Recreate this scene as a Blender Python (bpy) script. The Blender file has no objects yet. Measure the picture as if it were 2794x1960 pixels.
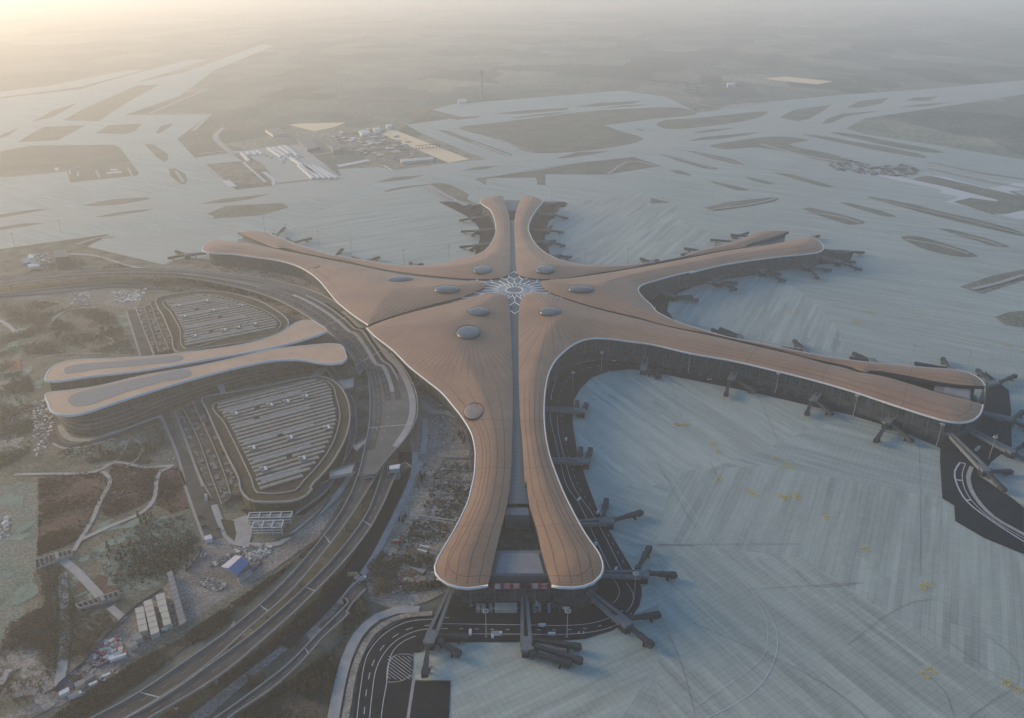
import bpy, bmesh, math, random
import numpy as np
from mathutils import Vector
from mathutils.geometry import delaunay_2d_cdt, tessellate_polygon
random.seed(7)
S = bpy.context.scene
COL = S.collection

# ---------------------------------------------------------------- camera
CAM = (-6.7, -1075.1, 457.1)
F_PX, PITCH, ROLL, YAW = 2150.4, 0.4565, -0.0047, 0.0024
cd = bpy.data.cameras.new('camera'); cam = bpy.data.objects.new('camera', cd); COL.objects.link(cam)
cd.sensor_width = 36; cd.lens = 36 * F_PX / 2794; cd.clip_start = 1; cd.clip_end = 200000
_c, _s = math.cos, math.sin
FW = Vector((_s(YAW) * _c(PITCH), _c(YAW) * _c(PITCH), -_s(PITCH)))
RT = Vector((_c(YAW), -_s(YAW), 0)); UPV = RT.cross(FW)
RT2 = RT * _c(ROLL) + UPV * _s(ROLL); UP2 = -RT * _s(ROLL) + UPV * _c(ROLL)
from mathutils import Matrix
M = Matrix((RT2, UP2, -FW)).transposed().to_4x4(); M.translation = Vector(CAM)
cam.matrix_world = M
S.camera = cam

# ---------------------------------------------------------------- daylight
SUN_AZ = math.radians(-67)      # from +y, towards -x: a low hazy sun beyond the upper left of the view
SUN_EL = math.radians(11)
w = bpy.data.worlds.new('World'); S.world = w; w.use_nodes = True
nt = w.node_tree; nt.nodes.clear()
sky = nt.nodes.new('ShaderNodeTexSky'); sky.sky_type = 'NISHITA'; sky.sun_disc = False
sky.sun_elevation = SUN_EL; sky.sun_rotation = SUN_AZ
sky.air_density = 1.2; sky.dust_density = 0.3; sky.ozone_density = 4.5
bg = nt.nodes.new('ShaderNodeBackground'); bg.inputs['Strength'].default_value = 0.14
out = nt.nodes.new('ShaderNodeOutputWorld')
nt.links.new(sky.outputs[0], bg.inputs['Color']); nt.links.new(bg.outputs[0], out.inputs['Surface'])
sl = bpy.data.lights.new('sun', 'SUN'); sl.energy = 4.2; sl.angle = math.radians(26); sl.color = (1.0, 0.70, 0.38)
so = bpy.data.objects.new('sun', sl); COL.objects.link(so)
sd = Vector((math.sin(SUN_AZ) * math.cos(SUN_EL), math.cos(SUN_AZ) * math.cos(SUN_EL), math.sin(SUN_EL)))
so.rotation_euler = sd.to_track_quat('Z', 'Y').to_euler()
so.location = (-900, 800, 900)
vs = S.view_settings
vs.view_transform = 'Standard'; vs.look = 'None'; vs.gamma = 1.0; vs.use_curve_mapping = False
vs.exposure = 0.86
S.cycles.volume_bounces = 4; S.cycles.max_bounces = 6; S.cycles.diffuse_bounces = 3
HAZE_DENSITY = 0.00014
HAZE_COLOR = (0.965, 0.985, 0.985)
HAZE_ANISO = 0.42

# ---------------------------------------------------------------- surveying: a sight line through the camera meets a level at height z
_O = {'A': (0, 0), 'B': (900, 0), 'C': (1794, 0), 'D': (0, 630), 'E': (900, 630), 'F': (1794, 630), 'G': (0, 1260), 'H': (900, 1260), 'I': (1794, 1260)}
_X = {'a': (1200, 1520, 4.592), 'b': (1250, 720, 7.653), 'c': (900, 900, 5.74), 'd': (500, 1000, 4.592), 'e': (100, 1080, 5.74), 'f': (2300, 1050, 4.648),
      'g': (500, 1330, 5.74), 'h': (100, 1560, 4.592), 'i': (1000, 1220, 7.653), 'j': (1500, 1300, 6.56), 'k': (350, 760, 4.592), 'l': (1000, 1430, 7.653)}
def src(t, x, y):
    if t == 'S': return x, y
    if t == 'Z': return x * 1.2169, y * 1.2169
    if t in _O: return _O[t][0] + x / 2.296, _O[t][1] + y / 2.296
    a, b, k = _X[t]; return a + x / k, b + y / k
def G(t, x, y, z=0.0):
    u, v = src(t, x, y)
    d = FW * F_PX + RT2 * (u - 1397) - UP2 * (v - 980)
    k = (z - CAM[2]) / d.z
    return Vector((CAM[0] + d.x * k, CAM[1] + d.y * k, z))
def trace(s, z=0.0):
    """'A 1,2 3,4 B 5,6' -> points on the level z"""
    out, t = [], 'S'
    for tok in s.split():
        if ',' in tok:
            a, b = tok.split(','); out.append(G(t, float(a), float(b), z))
        else: t = tok
    return out
def spline(p, step=6.0, closed=False):
    n = len(p); r = []
    if n < 3: return [Vector(q) for q in p]
    rng = range(n) if closed else range(n - 1)
    for i in rng:
        if closed: a, b, c, d = p[i - 1], p[i], p[(i + 1) % n], p[(i + 2) % n]
        else: a, b, c, d = p[max(i - 1, 0)], p[i], p[i + 1], p[min(i + 2, n - 1)]
        L = (c - b).length; m = max(1, min(60, int(L / step)))
        # centripetal-like tangents keep the curve from overshooting between uneven points
        l0 = max((b - a).length, 1e-6); l2 = max((d - c).length, 1e-6)
        t1 = ((b - a) / l0 + (c - b) / max(L, 1e-6)); t2 = ((c - b) / max(L, 1e-6) + (d - c) / l2)
        t1 = t1 * 0.5 * L if l0 > 1e-5 else (c - b); t2 = t2 * 0.5 * L if l2 > 1e-5 else (c - b)
        for k in range(m):
            t = k / m; t_2 = t * t; t_3 = t_2 * t
            r.append(b * (2 * t_3 - 3 * t_2 + 1) + t1 * (t_3 - 2 * t_2 + t) + c * (-2 * t_3 + 3 * t_2) + t2 * (t_3 - t_2))
    if not closed: r.append(Vector(p[-1]))
    return r
def smooth(s, z=0.0, step=6.0, closed=False): return spline(trace(s, z), step, closed)
def V3(x, y, z): return Vector((x, y, z))
def up(pts, z): return [Vector((p.x, p.y, z)) for p in pts]

# ---------------------------------------------------------------- objects
def tag(o, label=None, cat=None, group=None, kind=None):
    if label: o['label'] = label
    if cat: o['category'] = cat
    if group: o['group'] = group
    if kind: o['kind'] = kind
    return o
def empty(name, loc=(0, 0, 0), label=None, cat=None, group=None, rz=0.0):
    o = bpy.data.objects.new(name, None); o.location = loc; o.rotation_euler = (0, 0, rz); COL.objects.link(o)
    o.empty_display_size = 1
    return tag(o, label, cat, group)
class MB:
    def __init__(s): s.v = []; s.f = []; s.mi = []; s.cur = 0
    def add(s, vs_, fs):
        b = len(s.v); s.v += [tuple(v) for v in vs_]; s.f += [tuple(b + i for i in f) for f in fs]; s.mi += [s.cur] * len(fs); return s
    def box(s, c, size, rz=0.0, taper=1.0, rx=0.0):
        hx, hy, hz = size[0] / 2, size[1] / 2, size[2] / 2; co, si = math.cos(rz), math.sin(rz); vs_ = []
        for z, k in ((-hz, 1.0), (hz, taper)):
            for x, y in ((-hx, -hy), (hx, -hy), (hx, hy), (-hx, hy)):
                x, y = x * k, y * k; vs_.append((c[0] + x * co - y * si, c[1] + x * si + y * co, c[2] + z))
        return s.add(vs_, [(0, 3, 2, 1), (4, 5, 6, 7), (0, 1, 5, 4), (1, 2, 6, 5), (2, 3, 7, 6), (3, 0, 4, 7)])
    def beam(s, a, b, w_, h, wb=None, hb=None):
        """box section from a to b, w_ wide, h high, centred on the line"""
        a, b = Vector(a), Vector(b); d = (b - a); d.normalize(); up_ = Vector((0, 0, 1))
        if abs(d.z) > .99: sx = Vector((1, 0, 0))
        else: sx = d.cross(up_).normalized()
        sz = sx.cross(d); wb = w_ if wb is None else wb; hb = h if hb is None else hb; vs_ = []
        for p, ww, hh in ((a, w_, h), (b, wb, hb)):
            for i, j in ((-1, -1), (1, -1), (1, 1), (-1, 1)): vs_.append(p + sx * (i * ww / 2) + sz * (j * hh / 2))
        return s.add(vs_, [(0, 1, 2, 3), (7, 6, 5, 4), (0, 4, 5, 1), (1, 5, 6, 2), (2, 6, 7, 3), (3, 7, 4, 0)])
    def cyl(s, a, b, r, r2=None, n=8):
        a, b = Vector(a), Vector(b); d = (b - a).normalized(); r2 = r if r2 is None else r2
        sx = d.orthogonal().normalized(); sy = d.cross(sx); vs_ = []
        for p, q in ((a, r), (b, r2)):
            for i in range(n): t = 2 * math.pi * i / n; vs_.append(p + sx * (q * math.cos(t)) + sy * (q * math.sin(t)))
        fs = [(i, (i + 1) % n, n + (i + 1) % n, n + i) for i in range(n)] + [tuple(range(n))[::-1], tuple(range(n, 2 * n))]
        return s.add(vs_, fs)
    def poly(s, pts, z=None):
        """flat polygon, any outline"""
        p2 = [Vector((p.x, p.y)) for p in pts]; n = len(p2)
        zz = pts[0].z if z is None else z
        r = delaunay_2d_cdt(p2, [(i, (i + 1) % n) for i in range(n)], [], 0, 1e-5); V = r[0]; T = r[2]
        ring = [(p.x, p.y) for p in p2]
        cx = np.array([(V[a].x + V[b].x + V[c].x) / 3 for a, b, c in T]); cy = np.array([(V[a].y + V[b].y + V[c].y) / 3 for a, b, c in T])
        keep = inside(cx, cy, ring); fl = []
        for (a, b, c), k in zip(T, keep):
            if not k: continue
            cr = (V[b].x - V[a].x) * (V[c].y - V[a].y) - (V[b].y - V[a].y) * (V[c].x - V[a].x)
            if abs(cr) < 1e-7: continue
            fl.append((a, b, c) if cr > 0 else (a, c, b))
        return s.add([(v.x, v.y, zz) for v in V], fl)
    def prism(s, pts, z0, z1):
        s.poly(pts, z1); n = len(pts)
        ar = sum(pts[i].x * pts[(i + 1) % n].y - pts[(i + 1) % n].x * pts[i].y for i in range(n))
        q = pts if ar > 0 else pts[::-1]
        return s.add([(p.x, p.y, z0) for p in q] + [(p.x, p.y, z1) for p in q], [(i, (i + 1) % n, n + (i + 1) % n, n + i) for i in range(n)])
    def wall(s, line, z0, z1, th=0.0):
        """upright sheet (or slab, th thick) along a line"""
        n = len(line)
        z1f = z1 if callable(z1) else (lambda p: z1)
        z0f = z0 if callable(z0) else (lambda p: z0)
        if th <= 0:
            return s.add([(p.x, p.y, z0f(p)) for p in line] + [(p.x, p.y, z1f(p)) for p in line], [(i, i + 1, n + i + 1, n + i) for i in range(n - 1)])
        L = offset(line, th / 2); R_ = offset(line, -th / 2)
        vs_ = [(p.x, p.y, z0f(p)) for p in L] + [(p.x, p.y, z1f(p)) for p in L] + [(p.x, p.y, z1f(p)) for p in R_] + [(p.x, p.y, z0f(p)) for p in R_]
        fs = []
        for i in range(n - 1):
            for k in range(3): fs.append((k * n + i, k * n + i + 1, (k + 1) * n + i + 1, (k + 1) * n + i))
        fs += [(0, n, 2 * n, 3 * n), (n - 1, 4 * n - 1, 3 * n - 1, 2 * n - 1)]
        return s.add(vs_, fs)
    def ribbon(s, line, width, z=None, dash=None):
        L = offset(line, width / 2); R_ = offset(line, -width / 2); n = len(line)
        zz = (lambda p: p.z) if z is None else (z if callable(z) else (lambda p: z))
        vs_ = [(p.x, p.y, zz(p)) for p in L] + [(p.x, p.y, zz(p)) for p in R_]
        if dash is None: return s.add(vs_, [(n + i, n + i + 1, i + 1, i) for i in range(n - 1)])
        d = 0; fs = []
        for i in range(n - 1):
            if (d % (dash[0] + dash[1])) < dash[0]: fs.append((n + i, n + i + 1, i + 1, i))
            d += (line[i + 1] - line[i]).length
        return s.add(vs_, fs)
    def build(s, name, mats, parent=None, shade=False):
        me = bpy.data.meshes.new(name); me.from_pydata(s.v, [], s.f)
        if not isinstance(mats, (list, tuple)): mats = [mats]
        for m in mats: me.materials.append(m)
        if len(mats) > 1: me.polygons.foreach_set('material_index', s.mi)
        if shade: me.polygons.foreach_set('use_smooth', [True] * len(me.polygons))
        me.update()
        o = bpy.data.objects.new(name, me); COL.objects.link(o)
        if parent is not None:
            o.parent = parent
            if parent.parent is None: o.matrix_parent_inverse = Matrix.LocRotScale(parent.location, parent.rotation_euler, None).inverted()
        return o
def offset(line, d):
    n = len(line); r = []
    for i in range(n):
        a = line[max(i - 1, 0)]; b = line[min(i + 1, n - 1)]
        t = Vector((b.x - a.x, b.y - a.y, 0))
        if t.length < 1e-6: t = Vector((1, 0, 0))
        t.normalize(); r.append(Vector((line[i].x - t.y * d, line[i].y + t.x * d, line[i].z)))
    return r
def resample(line, step):
    out = [line[0]]; acc = 0
    for a, b in zip(line, line[1:]):
        L = (b - a).length
        if L < 1e-9: continue
        t = step - acc
        while t <= L: out.append(a.lerp(b, t / L)); t += step
        acc = (acc + L) % step
    return out
def inside(x, y, poly):
    """numpy even-odd test"""
    c = np.zeros(x.shape, bool); n = len(poly)
    for i in range(n):
        x1, y1 = poly[i][0], poly[i][1]; x2, y2 = poly[i - 1][0], poly[i - 1][1]
        if y1 == y2: continue
        m = ((y1 > y) != (y2 > y)) & (x < (x2 - x1) * (y - y1) / (y2 - y1) + x1); c ^= m
    return c
def dist_to(x, y, poly, closed=True):
    best = np.full(x.shape, 1e9); n = len(poly)
    for i in range(0 if closed else 1, n):
        ax, ay = poly[i - 1][0], poly[i - 1][1]; bx, by = poly[i][0], poly[i][1]
        dx, dy = bx - ax, by - ay; L = dx * dx + dy * dy
        if L < 1e-9: continue
        t = np.clip(((x - ax) * dx + (y - ay) * dy) / L, 0, 1)
        best = np.minimum(best, np.hypot(x - ax - t * dx, y - ay - t * dy))
    return best

# ---------------------------------------------------------------- materials
def new_mat(name):
    m = bpy.data.materials.new(name); m.use_nodes = True; t = m.node_tree; t.nodes.clear()
    o = t.nodes.new('ShaderNodeOutputMaterial'); b = t.nodes.new('ShaderNodeBsdfPrincipled'); t.links.new(b.outputs[0], o.inputs['Surface'])
    return m, t, b
def nd(t, ty, **k):
    n = t.nodes.new(ty)
    for a, v in k.items():
        if a.startswith('i_'):
            n.inputs[int(a[2:])].default_value = v
        else: setattr(n, a, v)
    return n
def math_(t, op, a, b=None, c=None):
    n = t.nodes.new('ShaderNodeMath'); n.operation = op
    for i, v in enumerate((a, b, c)):
        if v is None: continue
        if isinstance(v, (int, float)): n.inputs[i].default_value = v
        else: t.links.new(v, n.inputs[i])
    return n.outputs[0]
def mixc(t, f, a, b, mode='MIX'):
    n = t.nodes.new('ShaderNodeMix'); n.data_type = 'RGBA'; n.blend_type = mode
    for i, v in ((0, f), (6, a), (7, b)):
        if isinstance(v, (int, float)): n.inputs[i].default_value = v
        elif isinstance(v, tuple): n.inputs[i].default_value = (*v, 1) if len(v) == 3 else v
        else: t.links.new(v, n.inputs[i])
    return n.outputs[2]
def noise(t, co, scale, detail=4, rough=.55, dist=0.0):
    n = nd(t, 'ShaderNodeTexNoise'); n.inputs['Scale'].default_value = scale; n.inputs['Detail'].default_value = detail
    n.inputs['Roughness'].default_value = rough; n.inputs['Distortion'].default_value = dist
    t.links.new(co, n.inputs['Vector']); return n.outputs['Fac']
def ramp(t, f, stops):
    n = nd(t, 'ShaderNodeValToRGB'); e = n.color_ramp.elements
    e[0].position, e[0].color = stops[0][0], (*stops[0][1], 1); e[1].position, e[1].color = stops[1][0], (*stops[1][1], 1)
    for p, c in stops[2:]: q = e.new(p); q.color = (*c, 1)
    t.links.new(f, n.inputs[0]); return n.outputs[0]
def world_co(t):
    g = nd(t, 'ShaderNodeNewGeometry'); return g.outputs['Position']
def scaled(t, co, s):
    n = nd(t, 'ShaderNodeVectorMath', operation='MULTIPLY'); t.links.new(co, n.inputs[0]); n.inputs[1].default_value = s; return n.outputs[0]
def rotated(t, co, ang):
    n = nd(t, 'ShaderNodeVectorRotate', rotation_type='Z_AXIS'); t.links.new(co, n.inputs['Vector']); n.inputs['Angle'].default_value = ang; return n.outputs[0]
def plain(name, col, rough=.7, var=.12, scale=.15, metal=0.0, spec=.3, dirt=.0):
    m, t, b = new_mat(name); co = world_co(t)
    f = noise(t, co, scale, 5, .6)
    lo = tuple(c * (1 - var) for c in col); hi = tuple(min(1, c * (1 + var)) for c in col)
    c = ramp(t, f, [(.32, lo), (.68, hi)])
    if dirt:
        f2 = noise(t, co, scale * 6, 4, .7); c = mixc(t, math_(t, 'MULTIPLY', ramp(t, f2, [(.5, (0, 0, 0)), (.75, (1, 1, 1))]), dirt), c, tuple(x * .5 for x in col))
    t.links.new(c, b.inputs['Base Color']); b.inputs['Roughness'].default_value = rough; b.inputs['Metallic'].default_value = metal
    b.inputs['Specular IOR Level'].default_value = spec
    return m
def concrete(name, col, ang, lane=4.5, run=120.0, amt=.2):
    """paved in long lanes: every lane and every pour has its own tone, with fine joints"""
    m, t, b = new_mat(name); co = rotated(t, world_co(t), ang)
    sep = nd(t, 'ShaderNodeSeparateXYZ'); t.links.new(co, sep.inputs[0]); x, y = sep.outputs[0], sep.outputs[1]
    ly = math_(t, 'FLOOR', math_(t, 'DIVIDE', y, lane))
    wn0 = nd(t, 'ShaderNodeTexWhiteNoise', noise_dimensions='1D'); t.links.new(ly, wn0.inputs['W'])
    lx = math_(t, 'FLOOR', math_(t, 'ADD', math_(t, 'DIVIDE', x, run), math_(t, 'MULTIPLY', wn0.outputs[0], 7.3)))
    cmb = nd(t, 'ShaderNodeCombineXYZ'); t.links.new(lx, cmb.inputs[0]); t.links.new(ly, cmb.inputs[1])
    wn = nd(t, 'ShaderNodeTexWhiteNoise', noise_dimensions='2D'); t.links.new(cmb.outputs[0], wn.inputs['Vector'])
    cs = nd(t, 'ShaderNodeCombineXYZ'); t.links.new(math_(t, 'FLOOR', math_(t, 'DIVIDE', x, 5.0)), cs.inputs[0]); t.links.new(ly, cs.inputs[1])
    ws = nd(t, 'ShaderNodeTexWhiteNoise', noise_dimensions='2D'); t.links.new(cs.outputs[0], ws.inputs['Vector'])
    # wide soft bands: the same lanes seen in batches
    st = noise(t, scaled(t, co, (.006, .075, .0)), 1.0, 3, .6)
    big = noise(t, co, .0035, 4, .55)
    patch = math_(t, 'MULTIPLY', math_(t, 'SUBTRACT', wn.outputs[0], .5), math_(t, 'MULTIPLY', ramp(t, noise(t, co, .006, 3, .5), [(.38, (.12, .12, .12)), (.62, (1, 1, 1))]), amt * 1.4))
    v = math_(t, 'ADD', 1.0, patch)
    v = math_(t, 'ADD', v, math_(t, 'MULTIPLY', math_(t, 'SUBTRACT', ramp(t, st, [(.42, (.2,.2,.2)), (.58, (.8,.8,.8))]), .5), amt * 1.25))
    v = math_(t, 'ADD', v, math_(t, 'MULTIPLY', math_(t, 'SUBTRACT', big, .5), amt * 2.0))
    v = math_(t, 'ADD', v, math_(t, 'MULTIPLY', math_(t, 'SUBTRACT', ws.outputs[0], .5), amt * .35))
    v = math_(t, 'ADD', v, math_(t, 'MULTIPLY', math_(t, 'SUBTRACT', noise(t, co, .35, 3, .7), .5), amt * .5))
    sp_ = math_(t, 'GREATER_THAN', noise(t, co, .11, 3, .7), .69)
    v = math_(t, 'SUBTRACT', v, math_(t, 'MULTIPLY', sp_, .14))
    # joints
    fy = math_(t, 'ABSOLUTE', math_(t, 'SUBTRACT', math_(t, 'FRACT', math_(t, 'DIVIDE', y, lane)), .5))
    fx = math_(t, 'ABSOLUTE', math_(t, 'SUBTRACT', math_(t, 'FRACT', math_(t, 'DIVIDE', x, 5.0)), .5))
    j = math_(t, 'GREATER_THAN', math_(t, 'MAXIMUM', fx, fy), .475)
    v = math_(t, 'SUBTRACT', v, math_(t, 'MULTIPLY', j, .34))
    hs = nd(t, 'ShaderNodeVectorMath', operation='SCALE'); hs.inputs[0].default_value = col; t.links.new(v, hs.inputs['Scale'])
    t.links.new(hs.outputs[0], b.inputs['Base Color']); b.inputs['Roughness'].default_value = .62; b.inputs['Specular IOR Level'].default_value = .35
    return m
def soil(name, cols, scale=.03, rough=.95, bump=.0, fine=1.0, plots=0):
    m, t, b = new_mat(name); co = world_co(t)
    f = noise(t, co, scale, 7, .66, .3); c = ramp(t, f, [(.30 + .4 * i / (len(cols) - 1), c_) for i, c_ in enumerate(cols)])
    f2 = noise(t, co, scale * 14, 5, .7); c = mixc(t, .8 * fine, c, ramp(t, f2, [(.34, (.2, .2, .2)), (.66, (.82, .82, .82))]), 'OVERLAY')
    if plots:
        vo = nd(t, 'ShaderNodeTexVoronoi', distance='CHEBYCHEV'); vo.inputs['Scale'].default_value = 1 / plots; vo.inputs['Randomness'].default_value = .8; t.links.new(rotated(t, scaled(t, co, (1, .6, 1)), .35), vo.inputs['Vector'])
        sp = nd(t, 'ShaderNodeSeparateColor'); t.links.new(vo.outputs['Color'], sp.inputs[0])
        c = mixc(t, .8, c, ramp(t, sp.outputs[0], [(0, (.22, .26, .24)), (.5, (.5, .5, .5)), (1, (.85, .8, .72))]), 'OVERLAY')
    t.links.new(c, b.inputs['Base Color']); b.inputs['Roughness'].default_value = rough; b.inputs['Specular IOR Level'].default_value = .1
    return m
MT = {}
MT['ground'] = soil('earth', [(.10, .11, .095), (.15, .155, .13), (.21, .20, .165)], .003, plots=420)
MT['field'] = soil('field', [(.085, .11, .10), (.13, .15, .13), (.20, .20, .165)], .005, plots=260)
MT['grass'] = soil('dry_grass', [(.10, .115, .09), (.145, .155, .125), (.20, .20, .16)], .016)
MT['apron'] = concrete('apron_concrete', (0.281, 0.327, 0.292), math.radians(32))
MT['apron2'] = concrete('apron_concrete_b', (0.303, 0.343, 0.300), math.radians(-28), amt=.24)
MT['apron3'] = concrete('apron_concrete_c', (0.291, 0.335, 0.296), math.radians(-62), lane=5, amt=.24)
MT['apron4'] = concrete('apron_concrete_d', (0.303, 0.343, 0.300), math.radians(60), amt=.24)
MT['taxi'] = concrete('taxiway_concrete', (0.303, 0.327, 0.288), math.radians(20), amt=.12)
MT['asphalt'] = plain('asphalt', (.014, .020, .027), .9, .3, .05, dirt=.3, spec=.08)
MT['asphalt_old'] = plain('worn_asphalt', (.078, .076, .074), .9, .28, .06, dirt=.3, spec=.08)
MT['deckroad'] = plain('deck_surface', (.13, .13, .125), .85, .25, .03, dirt=.4, spec=.1)
MT['paving'] = plain('pale_paving', (.30, .30, .29), .8, .15, .1, dirt=.2)
MT['dirt'] = soil('bare_soil', [(.17, .155, .13), (.25, .23, .195), (.34, .31, .27)], .03)
MT['white'] = plain('white_paint', (.50, .52, .53), .5, .08, .3)
MT['line'] = plain('road_paint', (.42, .44, .45), .7, .25, .5)
MT['yellow'] = plain('yellow_paint', (.55, .40, .05), .7, .3, .8)
MT['para'] = plain('parapet_concrete', (.25, .25, .24), .75, .12, .2, dirt=.2)
MT['dark'] = plain('dark_metal', (.018, .024, .031), .6, .2, .2, spec=.15)
MT['steel'] = plain('grey_steel', (.12, .14, .155), .5, .15, .3, metal=.2)
MT['roofgrey'] = plain('grey_membrane', (.20, .21, .215), .8, .1, .2)
MT['greyedge'] = plain('grey_concrete', (.14, .15, .16), .8, .12, .2)
MT['pond'] = plain('sky_painted_water', (.66, .54, .34), .7, .03, .01, spec=.1)  # bright yellowish sky reflection put into the water's base colour
MT['fresh'] = plain('fresh_concrete', (.44, .46, .47), .7, .06, .02)
MT['courtgreen'] = soil('court_planting', [(.03, .035, .03), (.06, .065, .055), (.12, .12, .105)], .09)
MT['lawn'] = soil('park_lawn', [(.07, .078, .058), (.115, .12, .09), (.17, .16, .125), (.12, .125, .095)], .03)
MT['turf'] = soil('turf', [(.045, .048, .03), (.07, .07, .045)], .08)
MT['net'] = soil('netted_soil', [(.11, .105, .085), (.14, .19, .15), (.20, .20, .165), (.15, .13, .11)], .035)
MT['russet'] = soil('russet_bed', [(.075, .05, .042), (.11, .075, .06), (.15, .11, .09)], .035)
MT['yard'] = soil('site_track', [(.14, .13, .12), (.20, .185, .17), (.27, .255, .235)], .03)
MT['scrub'] = soil('scrub', [(.06, .053, .04), (.10, .083, .062), (.15, .13, .10)], .04)
MT['bed'] = soil('planted_bed', [(.06, .055, .04), (.10, .09, .07), (.17, .16, .14)], .09)
MT['roofplant'] = soil('planted_roof', [(.05, .048, .03), (.075, .07, .045), (.10, .085, .06)], .03)
MT['roofdark'] = soil('roof_soil', [(.045, .04, .03), (.07, .062, .045)], .05)
MT['stripe'] = plain('pale_roof_strip', (.22, .215, .19), .8, .2, .2)
MT['slot'] = plain('slot_glass', (.10, .12, .125), .3, .1, .2)
MT['bridgedeck'] = plain('link_deck', (.27, .28, .29), .7, .1, .2)
def tan_roof():
    m, t, b = new_mat('tan_roof'); co = rotated(t, world_co(t), math.radians(-28)); sep = nd(t, 'ShaderNodeSeparateXYZ'); t.links.new(co, sep.inputs[0])
    f = noise(t, co, .05, 4, .6); c = ramp(t, f, [(.3, (.42, .275, .175)), (.7, (.54, .37, .24))])
    k = math_(t, 'GREATER_THAN', math_(t, 'ABSOLUTE', math_(t, 'SUBTRACT', math_(t, 'FRACT', math_(t, 'DIVIDE', sep.outputs[1], 4.5)), .5)), .44)
    t.links.new(mixc(t, math_(t, 'MULTIPLY', k, .35), c, (.14, .09, .065)), b.inputs['Base Color']); b.inputs['Roughness'].default_value = .55; b.inputs['Specular IOR Level'].default_value = .3
    return m
MT['tanroof'] = tan_roof()
MT['mast'] = plain('mast_metal', (.30, .32, .33), .5, .05, .2, metal=.3)
MT['cream'] = plain('cream_panel', (.42, .40, .33), .7, .08, .3)
MT['greenish'] = plain('pale_green_panel', (.25, .33, .30), .7, .1, .3)
MT['bluesheet'] = plain('blue_sheet', (.12, .19, .33), .5, .15, .2)
MT['lilac'] = plain('lilac_sheet', (.34, .34, .42), .5, .1, .2)
MT['slate'] = plain('slate_panel', (.06, .065, .075), .7, .15, .3)
MT['navy'] = plain('navy_panel', (.03, .05, .12), .7, .2, .3)
MT['russetp'] = plain('rust', (.20, .09, .06), .8, .2, .5)
MT['orange'] = soil('orange_net', [(.25, .08, .05), (.38, .14, .08)], .3)
MT['yellowp'] = plain('yellow_panel', (.45, .32, .05), .5, .1, .5)
MT['redp'] = plain('red_panel', (.30, .04, .04), .5, .1, .5)
MT['bluep'] = plain('blue_panel', (.03, .05, .15), .5, .1, .5)
MT['red'] = plain('sign_red', (.34, .05, .07), .6, .05, .5)

MT['netgreen'] = soil('green_netting', [(.13, .16, .13), (.17, .24, .195), (.22, .27, .22)], .09)
# ================================================================ ground sheets
LEVEL = [0.03]
def sheet(name, s, z, mat, curved=False, kind='structure', pts=None):
    LEVEL[0] += .004; z = LEVEL[0]
    p = pts if pts is not None else trace(s, z)
    if curved: p = spline(p, 8.0, True)
    mb = MB(); mb.poly([V3(q.x, q.y, z) for q in p]); o = mb.build(name, MT[mat] if isinstance(mat, str) else mat); return tag(o, kind=kind)
g = MB(); g.add([(-54000, -54000, 0), (54000, -54000, 0), (54000, 54000, 0), (-54000, 54000, 0)], [(0, 1, 2, 3)]); tag(g.build('ground', MT['ground']), kind='structure')
Z1, Z2, Z3, Z4, Z5 = .05, .10, .15, .20, .25
# far country: patchwork of fields, woods and villages fading out
sheet('field', 'A 780,722 1130,600 1500,330 1900,250 2296,215 C 0,230 900,190 2296,150 2900,140 2900,560 2296,500 1700,555 1100,595 450,655 0,735 B 2100,600 1830,565 1000,632 640,690 480,780 60,1110 A 1860,900 1440,950 1200,985 1110,860 1240,800 1320,715', Z1, 'field')
sheet('field', 'C 1180,805 1300,742 1850,660 2296,592 3000,520 3000,1100 2296,1003 1750,910 1300,842', Z3, 'field')
# one great sheet of apron, taxiways and runway
sheet('apron', 'D 0,115 690,20 550,100 1020,212 1160,168 1500,200 1900,300 E 600,500 1000,900 1180,1300 H 1140,600 1180,1130 700,1130 560,1195 525,1195 515,1368 757,1370 745,1607 728,1800 1600,1800 I 2296,1800 3000,1700 3000,200 F 3000,200 C 3000,1100 2296,1003 1750,910 1300,842 1180,805 1300,742 1850,660 2296,592 3000,520 3000,440 2296,503 1700,558 1100,600 450,660 380,690 0,742 B 1720,785 1960,875 1300,960 815,800 1040,772 1710,692 2190,675 2296,700 2100,605 1830,568 1000,635 760,655 640,690 830,735 480,782 560,830 980,1000 740,1020 390,1070 310,1047 50,1060 75,1115 A 2140,1115 2050,1040 1860,950 1780,905 1500,950 1640,1020 1730,1140 1700,1165 1480,1190 1400,1130 1320,1080 1280,1030 1520,1010 1440,960 1220,990 1110,870 1320,715 780,722 1130,600 1330,450 1180,450 860,515 500,560 0,620 -400,660 -400,1640', Z2, 'apron')
# zones of the apron poured in other directions
sheet('apron', 'E 1520,1190 1530,1060 1570,990 1640,920 1750,882 1880,870 2080,882 F 0,895 300,955 600,1015 900,1085 1200,1155 1240,1165 960,1240 600,1400 300,1500 -60,1607 H 1620,0 1585,-60', Z3, 'apron4')
sheet('apron', 'F 70,445 60,500 100,550 250,590 500,650 800,720 1200,770 1130,620 1020,480 830,330 780,300 640,275 430,302 250,342 130,392', Z3, 'apron3')
sheet('apron', 'E 1390,150 1500,190 1640,212 1760,212 2000,195 2200,155 F 0,175 160,110 160,70 C 300,1540 400,1500 300,1440 160,1400 100,1260 B 1960,1205 1480,1275 1430,1300 1390,1372 1370,1392 1345,1490', Z3, 'apron3')
sheet('apron', 'B 330,1205 600,1165 820,1340 940,1440 940,1500 905,1600 850,1607 500,1640 300,1607 50,1600 A 1900,1500 1800,1400 2296,1215', Z3, 'apron2')
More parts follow.
